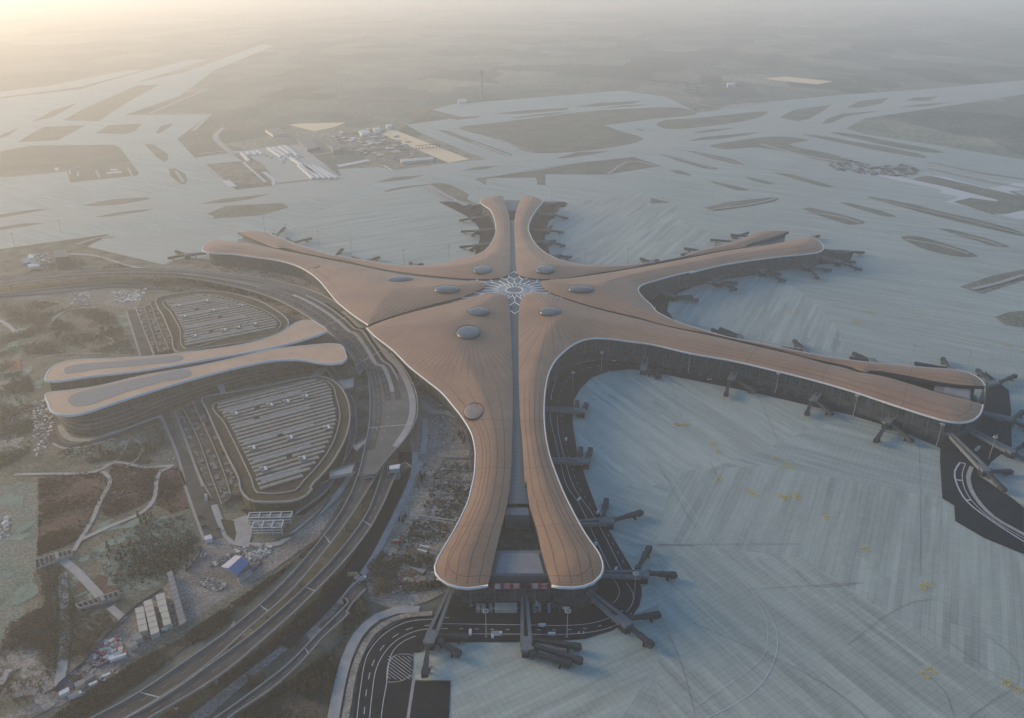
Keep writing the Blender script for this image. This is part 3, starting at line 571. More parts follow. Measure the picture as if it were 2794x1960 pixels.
OUTER = {}
AXES = [math.radians(a) for a in (30, 90, 150, 210, 270, 330)]
for key, W in WEDGES.items():
    outer = spline(btrace(W['outer']), 5.0); inner = spline(btrace(W['inner']), 6.0)
    def clean(L):
        r = [L[0]]
        for p in L[1:]:
            if (p - r[-1]).length > 1.2: r.append(p)
        return r
    outer = clean(outer); inner = clean(inner)
    ring = [(p.x, p.y) for p in outer] + [(p.x, p.y) for p in inner[1:-1 if (inner[-1] - outer[0]).length < 3 else None]]
    OUTER[key] = outer
    W['ring'] = ring
    xs = [p[0] for p in ring]; ys = [p[1] for p in ring]
    gx, gy = np.meshgrid(np.arange(min(xs), max(xs), 5.0), np.arange(min(ys), max(ys), 5.0)); gx = gx.ravel(); gy = gy.ravel()
    gx = gx + ((np.round(gy / 5) % 2) * 2.5)
    m = inside(gx, gy, ring); gx, gy = gx[m], gy[m]
    d = dist_to(gx, gy, ring); m = d > 2.6; gx, gy = gx[m], gy[m]
    pts = [Vector(p) for p in ring] + [Vector((a, b)) for a, b in zip(gx, gy)]
    n = len(ring)
    res = delaunay_2d_cdt(pts, [], [list(range(n))], 1, 1e-4)
    V = np.array([(v.x, v.y) for v in res[0]]); F = res[2]
    # keep faces inside
    cx = np.array([V[f, 0].mean() for f in F]); cy = np.array([V[f, 1].mean() for f in F]); keep = inside(cx, cy, ring)
    F = [f for f, k in zip(F, keep) if k]
    oi = [(p.x, p.y) for p in outer]; ii = [(p.x, p.y) for p in inner]
    de = dist_to(V[:, 0], V[:, 1], oi, False); di = dist_to(V[:, 0], V[:, 1], ii, False); dm = np.minimum(de, di)
    R_ = np.hypot(V[:, 0], V[:, 1])
    def bulge(dm, R): return 2.2 * (1 - np.exp(-dm / 8.0)) + 6.5 * (1 - np.exp(-(dm / 48.0) ** 2))
    Z = 27.0 + 15.0 * np.exp(-(R_ / 210.0) ** 2) + bulge(dm, R_)
    W['zf'] = lambda x, y, oi=oi, ii=ii: float(base_z(x, y) + bulge(np.minimum(dist_to(np.array([x]), np.array([y]), oi, False), dist_to(np.array([x]), np.array([y]), ii, False)), 0)[0])
    # bubbles: where the sight line meets this roof
    W['bw'] = []
    for (bx, by, rx, ry, s) in W['bub']:
        z = 40.0
        for _ in range(25):
            p = G('E', bx, by, z); z = .5 * z + .5 * W['zf'](p.x, p.y)
        q = G('E', bx + rx, by, z); W['bw'].append((p.x, p.y, z, (q - p).length, s, ry / rx))
    mb = MB(); mb.add([(V[i, 0], V[i, 1], Z[i]) for i in range(len(V))], [f if ((V[f[1]] - V[f[0]])[0] * (V[f[2]] - V[f[0]])[1] - (V[f[1]] - V[f[0]])[1] * (V[f[2]] - V[f[0]])[0]) > 0 else f[::-1] for f in F])
    mat = roof_material('copper_roof_' + key.lower(), [(q[0], q[1]) for q in W['bw'][:2]])
    o = mb.build('roof', mat, TERM, True)
    ang = np.arctan2(V[:, 1], V[:, 0])
    al = np.zeros(len(V))
    best = np.full(len(V), 9.0)
    for a in AXES:
        dd = np.abs((ang - a + math.pi) % (2 * math.pi) - math.pi); k = dd < best; best = np.where(k, dd, best); al = np.where(k, R_ * np.cos(dd), al)
    # across each half pier: 0 at the valley, 1 at the outer edge, the end lobe keeping the width of its widest place
    side = np.full(len(V), .5); wid = np.full(len(V), 60.0)
    oa = np.array(oi); ia = np.array(ii)
    for a in AXES:
        ca, sa = math.cos(a), math.sin(a)
        def al_lat(P): return P[:, 0] * ca + P[:, 1] * sa, np.abs(-P[:, 0] * sa + P[:, 1] * ca)
        dd = np.abs((ang - a + math.pi) % (2 * math.pi) - math.pi); mk = (dd <= best + 1e-9)
        if not mk.any(): continue
        ao, lo_ = al_lat(oa); ai, li_ = al_lat(ia); m1 = (ao > 160) & (lo_ < 190); m2 = (ai > 160) & (li_ < 60)
        if m1.sum() < 5 or m2.sum() < 3 or V[mk].shape[0] < 20: continue
        bins = np.arange(160, 640, 10.0); Lo = np.full(len(bins), np.nan); Li = np.full(len(bins), np.nan)
        for b_ in range(len(bins)):
            q = m1 & (np.abs(ao - bins[b_]) < 9); Lo[b_] = lo_[q].max() if q.any() else np.nan
            q = m2 & (np.abs(ai - bins[b_]) < 14); Li[b_] = li_[q].min() if q.any() else np.nan
        ok = ~np.isnan(Lo); Lo = np.interp(bins, bins[ok], Lo[ok]); ok = ~np.isnan(Li); Li = np.interp(bins, bins[ok], Li[ok])
        far = bins > 380; 
        if far.any(): kx = np.argmax(np.where(far, Lo, -1)); Lo[kx:] = Lo[kx]
        va, vl = al_lat(V[mk]); o_, i_ = np.interp(va, bins, Lo), np.interp(va, bins, Li); w2 = np.maximum(o_ - i_, 5)
        side[mk] = (vl - i_) / w2; wid[mk] = w2
    for nm, arr in (('edge', de), ('side', side), ('wid', wid), ('rad', R_), ('along', al)):
        at = o.data.attributes.new(nm, 'FLOAT', 'POINT'); at.data.foreach_set('value', arr.astype(np.float32))
    # white lip round the outer edge
    lip = MB(); prof = [(-.6, .3), (.3, .36), (.85, 0.05), (1.05, -.7), (.8, -1.6), (-.2, -1.9), (-.6, -.8)]
    test = offset(outer, 3.0)[len(outer) // 2]
    sgn = -1 if inside(np.array([test.x]), np.array([test.y]), ring)[0] else 1
    W['sgn'] = sgn
    offs = [up(offset(outer, sgn * a), 0) for a, h in prof]; vs_ = []
    for i, p in enumerate(outer):
        for k, (a, h) in enumerate(prof): vs_.append((offs[k][i].x, offs[k][i].y, p.z + h))
    K = len(prof); fs = [(i * K + k, (i + 1) * K + k, (i + 1) * K + (k + 1) % K, i * K + (k + 1) % K) for i in range(len(outer) - 1) for k in range(K)]
    if sgn > 0: fs = [f[::-1] for f in fs]
    fs += [tuple(range(K)), tuple(range((len(outer) - 1) * K, len(outer) * K))]
    lip.add(vs_, fs); lip.build('roof_edge', MT['white'], TERM, True)
    sk = MB(); sk.wall(inner, lambda p: base_z(p.x, p.y) - 4.5, lambda p: base_z(p.x, p.y)); sk.build('valley_side', MT['dark'], TERM)
    # soffit + glazed wall set back under the edge
    ins = resample([p for p in offset(outer, -sgn * 9.0)], 5.0)
    ins = [p for p in ins if inside(np.array([p.x]), np.array([p.y]), ring)[0] and dist_to(np.array([p.x]), np.array([p.y]), oi, False)[0] > 8.0]
    W['ins'] = ins
    fm = MB(); fm.wall(ins, 0.0, lambda p: base_z(p.x, p.y) + 1.0); fo = fm.build('glass_facade', MT['facade'], TERM); run_attr(fo, 0, ins)
    po = resample(offset(outer, -sgn * 3.5), 6.0)
    po = [p for p in po if inside(np.array([p.x]), np.array([p.y]), ring)[0] and dist_to(np.array([p.x]), np.array([p.y]), oi, False)[0] > 2.6]
    if key not in ('E', 'F'):
        pm = MB(); pm.wall(po, 0.0, 8.0); pq = pm.build('podium', MT['facade2'], TERM); run_attr(pq, 0, po)
        pr = MB(); nn = len(po); q2 = offset(po, 0)
        pr.add([(p.x, p.y, 8.0) for p in po] + [(p.x, p.y, 8.05) for p in offset(po, -sgn * 9)], [(i, i + 1, nn + i + 1, nn + i) for i in range(nn - 1)]); pr.build('podium_roof', MT['slate'], TERM)
    # bubble skylights
    for (x, y, z, r, s, asp) in W['bw']:
        ys = min(1.6, max(.6, asp / ((457 - z) / math.dist((x, y, z), CAM)) - .08))
        mb = MB(); n1, n2 = 28, 8; vs_ = [(x, y, z + (r * .15 if s > 0 else r * .10))]
        # long side across the wedge slope as in the picture
        for j in range(1, n2 + 1):
            ph = j / n2 * math.pi / 2
            for i in range(n1):
                t_ = 2 * math.pi * i / n1
                h = (r * (.15 if s > 0 else .10) * math.cos(ph) + .5)
                vx = x + r * math.sin(ph) * math.cos(t_); vy = y + (r * ys) * math.sin(ph) * math.sin(t_)
                if j == n2: h = -1.5
                vs_.append((vx, vy, z + h))
        fs = [(0, 1 + i, 1 + (i + 1) % n1) for i in range(n1)]
        for j in range(n2 - 1):
            for i in range(n1): fs.append((1 + j * n1 + i, 1 + (j + 1) * n1 + i, 1 + (j + 1) * n1 + (i + 1) % n1, 1 + j * n1 + (i + 1) % n1))
        mb.add(vs_, fs); bo = mb.build('bubble_skylight', MT['bubble' if s > 0 else 'dish'], TERM, True)
        rm = MB(); K = 4; vs_ = []
        for i in range(36):
            t_ = 2 * math.pi * i / 36
            for rr, hh in ((.99, .6), (1.035, .5), (1.04, -2), (.99, -2)):
                px, py = x + r * rr * math.cos(t_), y + r * ys * rr * math.sin(t_); vs_.append((px, py, max(z, W['zf'](px, py)) + hh))
        rm.add(vs_, [(i * K + k, ((i + 1) % 36) * K + k, ((i + 1) % 36) * K + (k + 1) % K, i * K + (k + 1) % K) for i in range(36) for k in range(K)])
        rm.build('rim', MT['dark'], bo)

# glazed valleys between the roofs
def valley(axis, r0, r1, w0, w1, dz=-2.6):
    n = 90; a = math.radians(axis); vs_ = []; run = []; side = []
    for i in range(n + 1):
        r = r0 + (r1 - r0) * i / n; hw = (w0 + (w1 - w0) * i / n) / 2
        for s in (-1, -.5, 0, .5, 1):
            x = r * math.cos(a) - s * hw * math.sin(a); y = r * math.sin(a) + s * hw * math.cos(a)
            vs_.append((x, y, base_z(x, y) + dz + (1 - abs(s)) * 1.2)); run.append(r); side.append(s * hw)
    mb = MB(); mb.add(vs_, [(i * 5 + k, (i + 1) * 5 + k, (i + 1) * 5 + k + 1, i * 5 + k + 1) for i in range(n) for k in range(4)])
    o = mb.build('glass_valley', MT['glassroof'], TERM, True)
    for nm, v in (('run', run), ('side', side)): q = o.data.attributes.new(nm, 'FLOAT', 'POINT'); q.data.foreach_set('value', v)
for ax, r1, w1 in ((270, 493, 26), (90, 415, 14), (30, 505, 12), (330, 455, 12), (150, 505, 12), (210, 228, 10)): valley(ax, 60, r1, 34, w1)
# star skylight: white lattice over a shallow glass disc
dm = MB(); n1 = 48; vs_ = [(0, 0, 42.2)]
for j in range(1, 9):
    for i in range(n1):
        r = j * 12.0; t_ = 2 * math.pi * i / n1; vs_.append((r * math.cos(t_), r * math.sin(t_), base_z(r, 0) - 1.6 - j * .12))
fs = [(0, 1 + i, 1 + (i + 1) % n1) for i in range(n1)] + [(1 + j * n1 + i, 1 + (j + 1) * n1 + i, 1 + (j + 1) * n1 + (i + 1) % n1, 1 + j * n1 + (i + 1) % n1) for j in range(7) for i in range(n1)]
dm.add(vs_, fs); MT['starglass'] = plain('star_glass', (.13, .155, .16), .45, .08, .1, spec=.4)
star = dm.build('star_skylight', MT['starglass'], TERM, True)
la = MB()
def lz(x, y): return base_z(x, y) - .6
def lb(r1, a1, r2, a2, w_=.9):
    p = V3(r1 * math.cos(a1), r1 * math.sin(a1), 0); q = V3(r2 * math.cos(a2), r2 * math.sin(a2), 0); p.z = lz(p.x, p.y); q.z = lz(q.x, q.y); la.beam(p, q, w_, .5)
NS = 24; rr = [12, 22, 34, 46, 58, 70, 84]
for i in range(NS):
    a = 2 * math.pi * i / NS + math.pi / NS; h = math.pi / NS
    for k in range(len(rr) - 1):
        o1 = (k // 2 % 2) * h; ax_ = min(abs((a + o1 - b + math.pi) % (2 * math.pi) - math.pi) for b in AXES)
        if rr[k] > 44 and ax_ > math.radians(21) - (rr[k] - 44) * .006: continue
        if k % 2 == 0: lb(rr[k], a + o1, rr[k + 1], a + o1)
        else:
            lb(rr[k], a + o1, rr[k + 1], a + o1 + (h if (k // 2) % 2 == 0 else -h)); lb(rr[k], a + o1, rr[k + 1], a + o1 + (-h if (k // 2) % 2 == 0 else h))
for i in range(36):
    a, b2 = 2 * math.pi * i / 36, 2 * math.pi * (i + 1) / 36; lb(12, a, 12, b2, 1.4)
MT['lattice'] = plain('lattice_white', (.72, .74, .74), .5, .05, .3)
la.build('lattice', MT['lattice'], star)

# pier ends
def end_block(pts_px, z, mat, name, z0=0.0, panel=None):
    pts = trace(pts_px, z); mb = MB(); mb.prism(pts, z0, z); o = mb.build(name, mat, TERM)
    if panel: pb = MB(); pb.prism(trace(panel, z + .9), z + .02, z + .9); pb.build('roof_panel', MT['roofgrey'], o)
    return o
end_block('H 1045,556 1322,556 1368,712 1005,714', 21.0, MT['greyedge'], 'end_block', 0, 'H 1068,573 1306,573 1342,700 1034,700')
end_block('H 1112,288 1240,288 1252,334 1100,334', 24.0, MT['steel'], 'link_roof')
court = MB(); court.poly(trace('H 1100,334 1252,334 1322,556 1045,556', 9.0)); court.build('garden_court', MT['courtgreen'] if 'courtgreen' in MT else MT['dark'], TERM)
end_block('F 1745,950 1970,965 1963,1062 1735,1003', 21.0, MT['greyedge'], 'end_block', 0, 'F 1800,958 1958,968 1955,1050 1797,1010')
end_block('F 1320,905 1745,972 1735,1003 1500,955', 10.0, MT['dark'], 'garden_court')
end_block('B 1090,1255 1196,1255 1168,1320 1122,1320', 20.0, MT['steel'], 'end_block')
end_block('C 560,1550 750,1484 800,1482 760,1520 700,1540', 20.0, MT['steel'], 'end_block')
end_block('A 1490,1500 1565,1490 1690,1528 1775,1556 1700,1562 1600,1540', 21.0, MT['steel'], 'end_block')
# glazed end walls joining the two halves of every pier
def end_wall(pts, z1, name='end_wall', mat='facade'):
    L = spline(pts, 5.0); mb = MB(); mb.wall(L, 0.0, z1); o = mb.build(name, MT[mat], TERM); run_attr(o, 0, L); return o
end_wall(trace('H 735,790 800,862 950,892 1100,899 1300,895 1500,872 1640,815 1690,760', 0), 19.0)
cap = MB(); cap.poly(trace('H 720,745 800,790 950,800 1000,715 1370,715 1420,800 1560,800 1650,760 1600,700 1400,640 1000,640 800,690', 20.0)); 
end_wall(trace('F 1880,1270 1960,1262 2010,1230 2022,1170 2020,1110 2015,1060', 0), 20.0)
# contractor's sign on the near end wall: red panels, pale characters
def sign():
    c0 = G('H', 1052, 893, 0); c1 = G('H', 1348, 891, 0); dirv = (c1 - c0).normalized(); nrm = Vector((dirv.y, -dirv.x, 0))
    z = 14.5
    y_w = [c0, c1]
    chars = [('@', 1052), ('\u5317', 1110), ('\u4eac', 1168), ('\u5efa', 1286), ('\u5de5', 1342)]


    for ch, px in chars:
        p = G('H', px, 780, z); wall_y = G('H', px, 895, 0).y
        p = V3(p.x, wall_y - 1.2, z)
        d = (V3(p.x, p.y, z) - Vector(CAM))
        # height at which the sight line of row 780 meets the wall
        u, v = src('H', px, 780); dd = FW * F_PX + RT2 * (u - 1397) - UP2 * (v - 980); k = (p.y - CAM[1]) / dd.y; zz = CAM[2] + dd.z * k; xx = CAM[0] + dd.x * k
        pm = MB(); pm.box((xx, p.y, zz), (6.6, .5, 5.6)); pan = pm.build('sign_panel', MT['red'], TERM)
        if ch == '@':
            lm = MB()
            for (r0, a0, a1) in ((2.3, .3, 5.9), (1.35, 1.0, 6.6)):
                n = 18
                for i in range(n):
                    a, b2 = a0 + (a1 - a0) * i / n, a0 + (a1 - a0) * (i + 1) / n
                    lm.beam((xx + r0 * math.cos(a), p.y - .45, zz + r0 * math.sin(a)), (xx + r0 * math.cos(b2), p.y - .45, zz + r0 * math.sin(b2)), .3, .6)
            lm.beam((xx - .9, p.y - .45, zz - .3), (xx + .9, p.y - .45, zz + .4), .3, .8)
            lm.build('emblem', MT['white'], pan)
        else:
            fc = bpy.data.curves.new('glyph', 'FONT'); fc.body = ch; fc.size = 5.6; fc.extrude = .08; fc.align_x = 'CENTER'; fc.align_y = 'CENTER'
            to = bpy.data.objects.new('glyph', fc); COL.objects.link(to); to.matrix_world = Matrix.Translation((xx, p.y - .4, zz)) @ Matrix.Rotation(math.pi / 2, 4, 'X')
            bpy.context.view_layer.update(); dg = bpy.context.evaluated_depsgraph_get()
            me = bpy.data.meshes.new_from_object(to.evaluated_get(dg)); me.transform(to.matrix_world); bpy.data.objects.remove(to)
            me.materials.clear(); me.materials.append(MT['white']); lo = bpy.data.objects.new('character', me); COL.objects.link(lo); lo.parent = pan
sign()
# ================================================================ landside ground: soil, lawns, roads at grade
LZ = lambda: None
sheet('lawn', 'D -300,300 0,360 700,300 1100,300 1500,400 1900,560 2050,700 2250,1000 2220,1400 2100,1607 G 1900,500 1500,900 900,1300 200,1600 -500,1900 -700,0', 0, 'lawn' if 'lawn' in MT else 'grass')
def path(name, s, width, mat, step=8.0):
    LEVEL[0] += .004; L = smooth(s, LEVEL[0], step); mb = MB(); mb.ribbon(L, width, LEVEL[0]); return tag(mb.build(name, MT[mat]), kind='structure')
sheet('bare_soil', 'G 0,150 230,130 245,400 225,660 160,900 120,1100 60,1300 0,1400 -200,1400 -200,150', 0, 'net')
sheet('bare_soil', 'G 245,110 420,70 640,75 690,110 640,200 600,330 520,480 380,540 235,590', 0, 'russet')
sheet('bare_soil', 'G 700,20 1000,40 960,230 840,300 700,350 620,330 680,120', 0, 'russet')
sheet('bare_soil', 'G 1010,50 1110,40 1190,290 1080,330 980,270', 0, 'russet')
sheet('bare_soil', 'D 60,830 150,700 120,900 160,1100 60,1300 0,1400 0,900', 0, 'net')
sheet('bare_soil', 'G 540,560 900,380 1150,340 1250,500 1180,560 1100,700 930,800 760,830 640,640', 0, 'net')
sheet('bare_soil', 'G 850,920 1010,810 1250,560 1290,500 1380,470 1500,520 1780,510 1900,420 2150,230 2000,470 1750,650 1480,810 1180,1000 900,1180 560,1400 380,1530 80,1607 -100,1660 240,1500 350,1430 600,1180 780,1010', 0, 'yard')
sheet('bare_soil', 'D 0,380 700,350 900,380 860,500 700,470 300,420 0,440', 0, 'yard')
sheet('bare_soil', 'H 540,0 880,-60 905,160 870,260 800,420 690,560 655,650 700,750 760,800 600,880 420,930 250,870 230,750 200,720 300,560 400,370 520,120', 0, 'dirt')
sheet('bare_soil', 'E 560,920 850,1240 900,1400 700,1600 530,1607 500,1300', 0, 'yard')
sheet('bare_soil', 'D 1310,205 1500,200 1850,280 1990,340 2100,470 1950,420 1700,330 1350,250', 0, 'dirt')
# scrub slope between the site track and the viaduct, and the copse by the bottom edge
sheet('scrub', 'G 2296,30 2050,420 1700,740 1400,1000 1000,1280 600,1560 480,1607 320,1607 560,1450 900,1230 1150,1100 1480,860 1760,680 2000,500 2160,260', 0, 'scrub')
sheet('scrub', 'G 1400,1700 1700,1500 2000,1260 2200,1050 2296,900 H 120,760 240,880 260,960 150,1080 90,1300 30,1607 20,1700', 0, 'scrub')
sheet('scrub', 'G 1000,1600 1400,1350 1700,1130 2000,850 2200,600 H 140,500 330,230 470,60 490,0 400,180 200,500 80,700 -100,900 -500,1300 -900,1600', 0, 'scrub')
sheet('bare_soil', 'G 1130,1640 1500,1350 1850,1090 2130,820 2296,720 H 150,740 20,960 -300,1200 -600,1450 -800,1640', 0, 'yard')
rb = random.Random(5)
def blobs(name, t_, box, n, size, mat):
    for i in range(n):
        x, y = rb.uniform(box[0], box[2]), rb.uniform(box[1], box[3]); c = G(t_, x, y, 0); k = rb.randint(7, 10); a0 = rb.random() * 6; rr = rb.uniform(*size); el = rb.uniform(.35, .9)
        pts = []
        for j in range(k):
            a = 6.283 * j / k; r = rr * rb.uniform(.55, 1.25); dx, dy = r * math.cos(a), r * el * math.sin(a); pts.append(V3(c.x + dx * math.cos(a0) - dy * math.sin(a0), c.y + dx * math.sin(a0) + dy * math.cos(a0), 0))
        sheet(name, '', 0, mat, True, pts=pts)
blobs('ground_netting', 'D', (0, 560, 260, 1000), 12, (6, 20), 'netgreen'); blobs('ground_netting', 'D', (640, 500, 800, 700), 4, (8, 16), 'netgreen'); blobs('ground_netting', 'G', (470, 580, 720, 880), 9, (5, 13), 'netgreen'); blobs('ground_netting', 'G', (640, 350, 1180, 560), 12, (5, 15), 'netgreen')
blobs('ground_netting', 'G', (20, 150, 200, 900), 9, (8, 18), 'netgreen'); blobs('bare_soil', 'G', (440, 680, 760, 880), 7, (5, 12), 'russet'); blobs('bare_soil', 'G', (260, 700, 430, 1250), 10, (5, 12), 'lawn'); blobs('bare_soil', 'D', (20, 550, 780, 760), 14, (8, 24), 'scrub'); blobs('ground_netting', 'D', (450, 1300, 900, 1420), 6, (6, 14), 'netgreen'); blobs('bare_soil', 'G', (0, 1150, 300, 1500), 10, (6, 16), 'dirt'); blobs('bare_soil', 'D', (0, 900, 180, 1400), 12, (6, 18), 'dirt')
blobs('bare_soil', 'G', (1300, 1050, 2000, 1100), 3, (6, 14), 'dirt'); blobs('bare_soil', 'H', (300, 560, 640, 760), 9, (4, 10), 'scrub'); blobs('bare_soil', 'H', (560, 30, 860, 420), 14, (4, 11), 'yard')
# boulevard and service roads at grade
sheet('boulevard', 'D 790,500 880,785 1005,1110 1110,1365 1180,1607 G 1110,0 1210,300 1280,490 1400,470 1330,280 1220,0 D 1120,1330 1060,1110 955,780 865,490', 0, 'asphalt_old')
path('kerb', 'D 790,500 880,785', 2.5, 'para'); path('kerb', 'D 1005,1150 1110,1400 1160,1590 G 1130,60 1210,300 1278,490', 2.5, 'para')
path('kerb', 'D 850,480 965,780', 2.5, 'para'); path('kerb', 'D 1100,1130 1160,1290 1275,1600', 4, 'para')
path('road', 'D -100,420 300,395 700,355 1000,365 1250,400 1500,440 1700,500 1850,570', 7, 'asphalt_old')
path('road', 'D 380,1215 400,1270 460,1308 560,1308 750,1250 1000,1165', 7, 'paving'); path('road', 'D 320,1280 350,1330 430,1350 600,1320 1000,1180', 9, 'asphalt_old')
path('road', 'D 330,1330 400,1362 560,1345 720,1300', 3, 'paving')
path('road', 'H 480,-60 455,60 380,240 300,400 220,560 130,690 20,830 -120,980 -300,1150', 15, 'asphalt')
path('pavement', 'H 535,-60 520,90 440,280 360,440 280,590 180,740 60,890', 6, 'paving')
path('road', 'H 640,0 600,130 540,280 480,420 410,540 340,640', 7, 'dirt')
path('road', 'H 20,1607 60,1400 110,1220 180,1080 300,970 420,930 560,925', 8, 'paving')
path('pavement', 'H 80,1700 115,1500 145,1330 190,1200 270,1070 400,985 540,955 640,950', 5, 'dirt')
path('road_line', 'I 1895,5 1862,60 1870,125 1940,250 2080,360 2296,500 2500,620', 1.6, 'line'); path('road_line', 'I 1930,12 1908,80 1945,210 2075,345 2296,480 2500,595', .8, 'line'); path('pavement', 'I 1968,30 1947,100 1980,205 2105,345 2296,455 2500,575', 4, 'paving')
path('road_line', 'I 1868,112 1906,118', 2, 'line'); path('road_line', 'I 1938,242 1962,238', 2, 'line'); path('road_line', 'I 1895,5 1930,12', 1.5, 'line')
sheet('apron', 'f 1880,980 2010,880 2296,1000 2500,1100 2600,1900 2296,1540 1740,1160 1800,1100', 0, 'taxi')
# garden paths
for s, w_ in (('G 640,60 690,110 620,260 580,360 500,490 460,560', 4), ('G 500,490 700,400 900,310 960,240 1010,60 1090,20', 4), ('G 90,80 300,75 600,60 700,10 D 720,1450 900,1480 1080,1470', 4),
              ('G 370,600 450,660 560,770 640,860', 7), ('G 690,910 780,990', 6), ('G 390,700 405,1000 400,1200 370,1400', 7), ('G 600,30 720,0 D 820,1300 890,1350 870,1420 790,1480', 3),
              ('D 300,600 350,540 440,490 600,480', 4), ('D 600,640 700,680 800,760', 3), ('D 0,560 60,600 100,640', 6), ('D 230,800 400,770 640,770', 3), ('H 560,350 700,370 800,385', 4), ('G 60,1300 0,1400', 5),
              ('G 1340,270 1400,420 1450,500 1560,520 1750,510 1850,440 2100,220 2210,60', 6), ('G 1500,350 1530,430 1510,520', 14)):
    path('path', s, w_, 'paving' if w_ > 3 else 'dirt')
sheet('lawn', 'G 1380,360 1465,370 1480,450 1470,500 1420,460', 0, 'turf')
sheet('lawn', 'G 1850,440 1960,350 2060,240 2090,215 1990,340 1830,470 1700,500', 0, 'turf')

# ================================================================ ground transport centre: two long tan roofs over stepped floors
HUB = empty('transport_centre', G('D', 1100, 950, 0), 'long low transport centre with two parallel tan roofs each holding a grey inset', 'station building')
def hub_roof(s, ins, z):
    ring = spline(trace(s, z), 6.0, True)
    mb = MB(); mb.prism(ring, z - 2.2, z); 
    o = mb.build('roof', MT['tanroof'], HUB)
    ed = MB(); n = len(ring); vs_ = []
    ar = sum(ring[i].x * ring[(i + 1) % n].y - ring[(i + 1) % n].x * ring[i].y for i in range(n)); sg = -1 if ar > 0 else 1
    cl = ring + ring[:3]
    offs = [offset(cl, sg * a) for a in (-.8, .6, .9, -.8)]; hs = (.35, .2, -2.4, -2.9)
    for i in range(1, n + 1):
        for k in range(4): vs_.append((offs[k][i].x, offs[k][i].y, z + hs[k]))
    ed.add(vs_, [(i * 4 + k, ((i + 1) % n) * 4 + k, ((i + 1) % n) * 4 + (k + 1) % 4, i * 4 + (k + 1) % 4) for i in range(n) for k in range(4)])
    ed.build('roof_edge', MT['white'], o)
    pb = MB(); pr = spline(trace(ins, z + .2), 5.0, True); pb.prism(pr, z + .02, z + .25); pb.build('roof_panel', MT['roofgrey'], o)
    return ring
hub_roof('D 285,936 288,905 312,865 370,830 440,812 700,800 1000,780 1300,745 1500,715 1650,680 1760,640 1830,590 1885,563 1950,560 1990,580 2046,628 2040,632 1900,680 1700,730 1500,767 1200,820 900,870 600,905', 'D 405,888 412,855 450,843 700,820 1000,792 1140,782 1152,795 1140,808 900,840 600,868 415,893', 30)
SR = hub_roof('D 292,1018 420,1000 600,975 900,905 1200,855 1500,790 1700,745 1900,720 2110,708 2135,715 2165,770 2170,800 2140,825 2080,832 2000,825 1900,808 1800,805 1700,812 1500,850 1300,900 1000,985 700,1080 550,1130 450,1152 370,1148 320,1125 300,1080', 'D 430,1045 470,1020 700,965 900,920 1185,873 1200,890 1190,912 1000,950 700,1040 560,1090 480,1100 440,1085', 30)
# stepped floors below: each storey a slab with a dark glazed band under it
def step(s, z0, z1, mat_top, mat_side, name):
    r = spline(trace(s, z1), 8.0, True); mb = MB(); mb.prism(r, z1 - .9, z1); o = mb.build(name, MT[mat_top], HUB)
    w_ = MB(); q = resample(r + [r[0]], 8.0); w_.wall(q, z0, z1 - .9); wo = w_.build('glazed_band', MT[mat_side], o); run_attr(wo, 0, q); return o
step('D 330,1050 360,1160 430,1240 560,1262 760,1215 1000,1120 1300,1010 1500,955 1700,905 1900,870 2050,855 2140,835 2160,780 2000,720 1500,760 900,900 500,1000', 0, 6, 'greyedge', 'facade2', 'floor')
step('D 335,1050 360,1150 440,1225 560,1242 760,1190 1000,1095 1300,985 1500,930 1700,885 1900,850 2040,838 2130,820 2150,780 2000,720 1500,760 900,900 500,1000', 6.05, 11, 'greyedge', 'facade2', 'floor')
step('D 340,1050 362,1130 440,1200 560,1215 760,1160 1000,1065 1300,960 1500,905 1700,865 1900,835 2030,824 2120,810 2140,780 2000,720 1500,760 900,900 500,1000', 11.05, 16, 'greyedge', 'facade2', 'floor')
step('D 345,1050 365,1110 440,1178 560,1185 760,1128 1000,1035 1300,935 1500,882 1700,845 1900,822 2020,815 2110,800 2130,780 2000,720 1500,760 900,900 500,1000', 16.05, 21, 'greyedge', 'facade2', 'floor')
step('D 350,1045 370,1090 440,1150 560,1152 760,1095 1000,1005 1300,910 1500,862 1700,825 1900,808 2010,805 2100,790 2120,770 2000,722 1500,765 900,905 500,1000', 21.05, 27.4, 'dark', 'facade', 'floor')
step('D 310,940 330,900 400,860 700,830 1000,805 1300,770 1500,740 1660,705 1780,660 1850,610 1900,590 1960,590 2010,630 1700,735 1200,825 700,905', 0, 27.4, 'dark', 'facade', 'floor')
step('D 320,960 700,900 1200,830 1700,740 2030,640 2110,700 1900,725 1500,800 900,920 400,1010', 0, 18, 'dark', 'facade', 'floor')

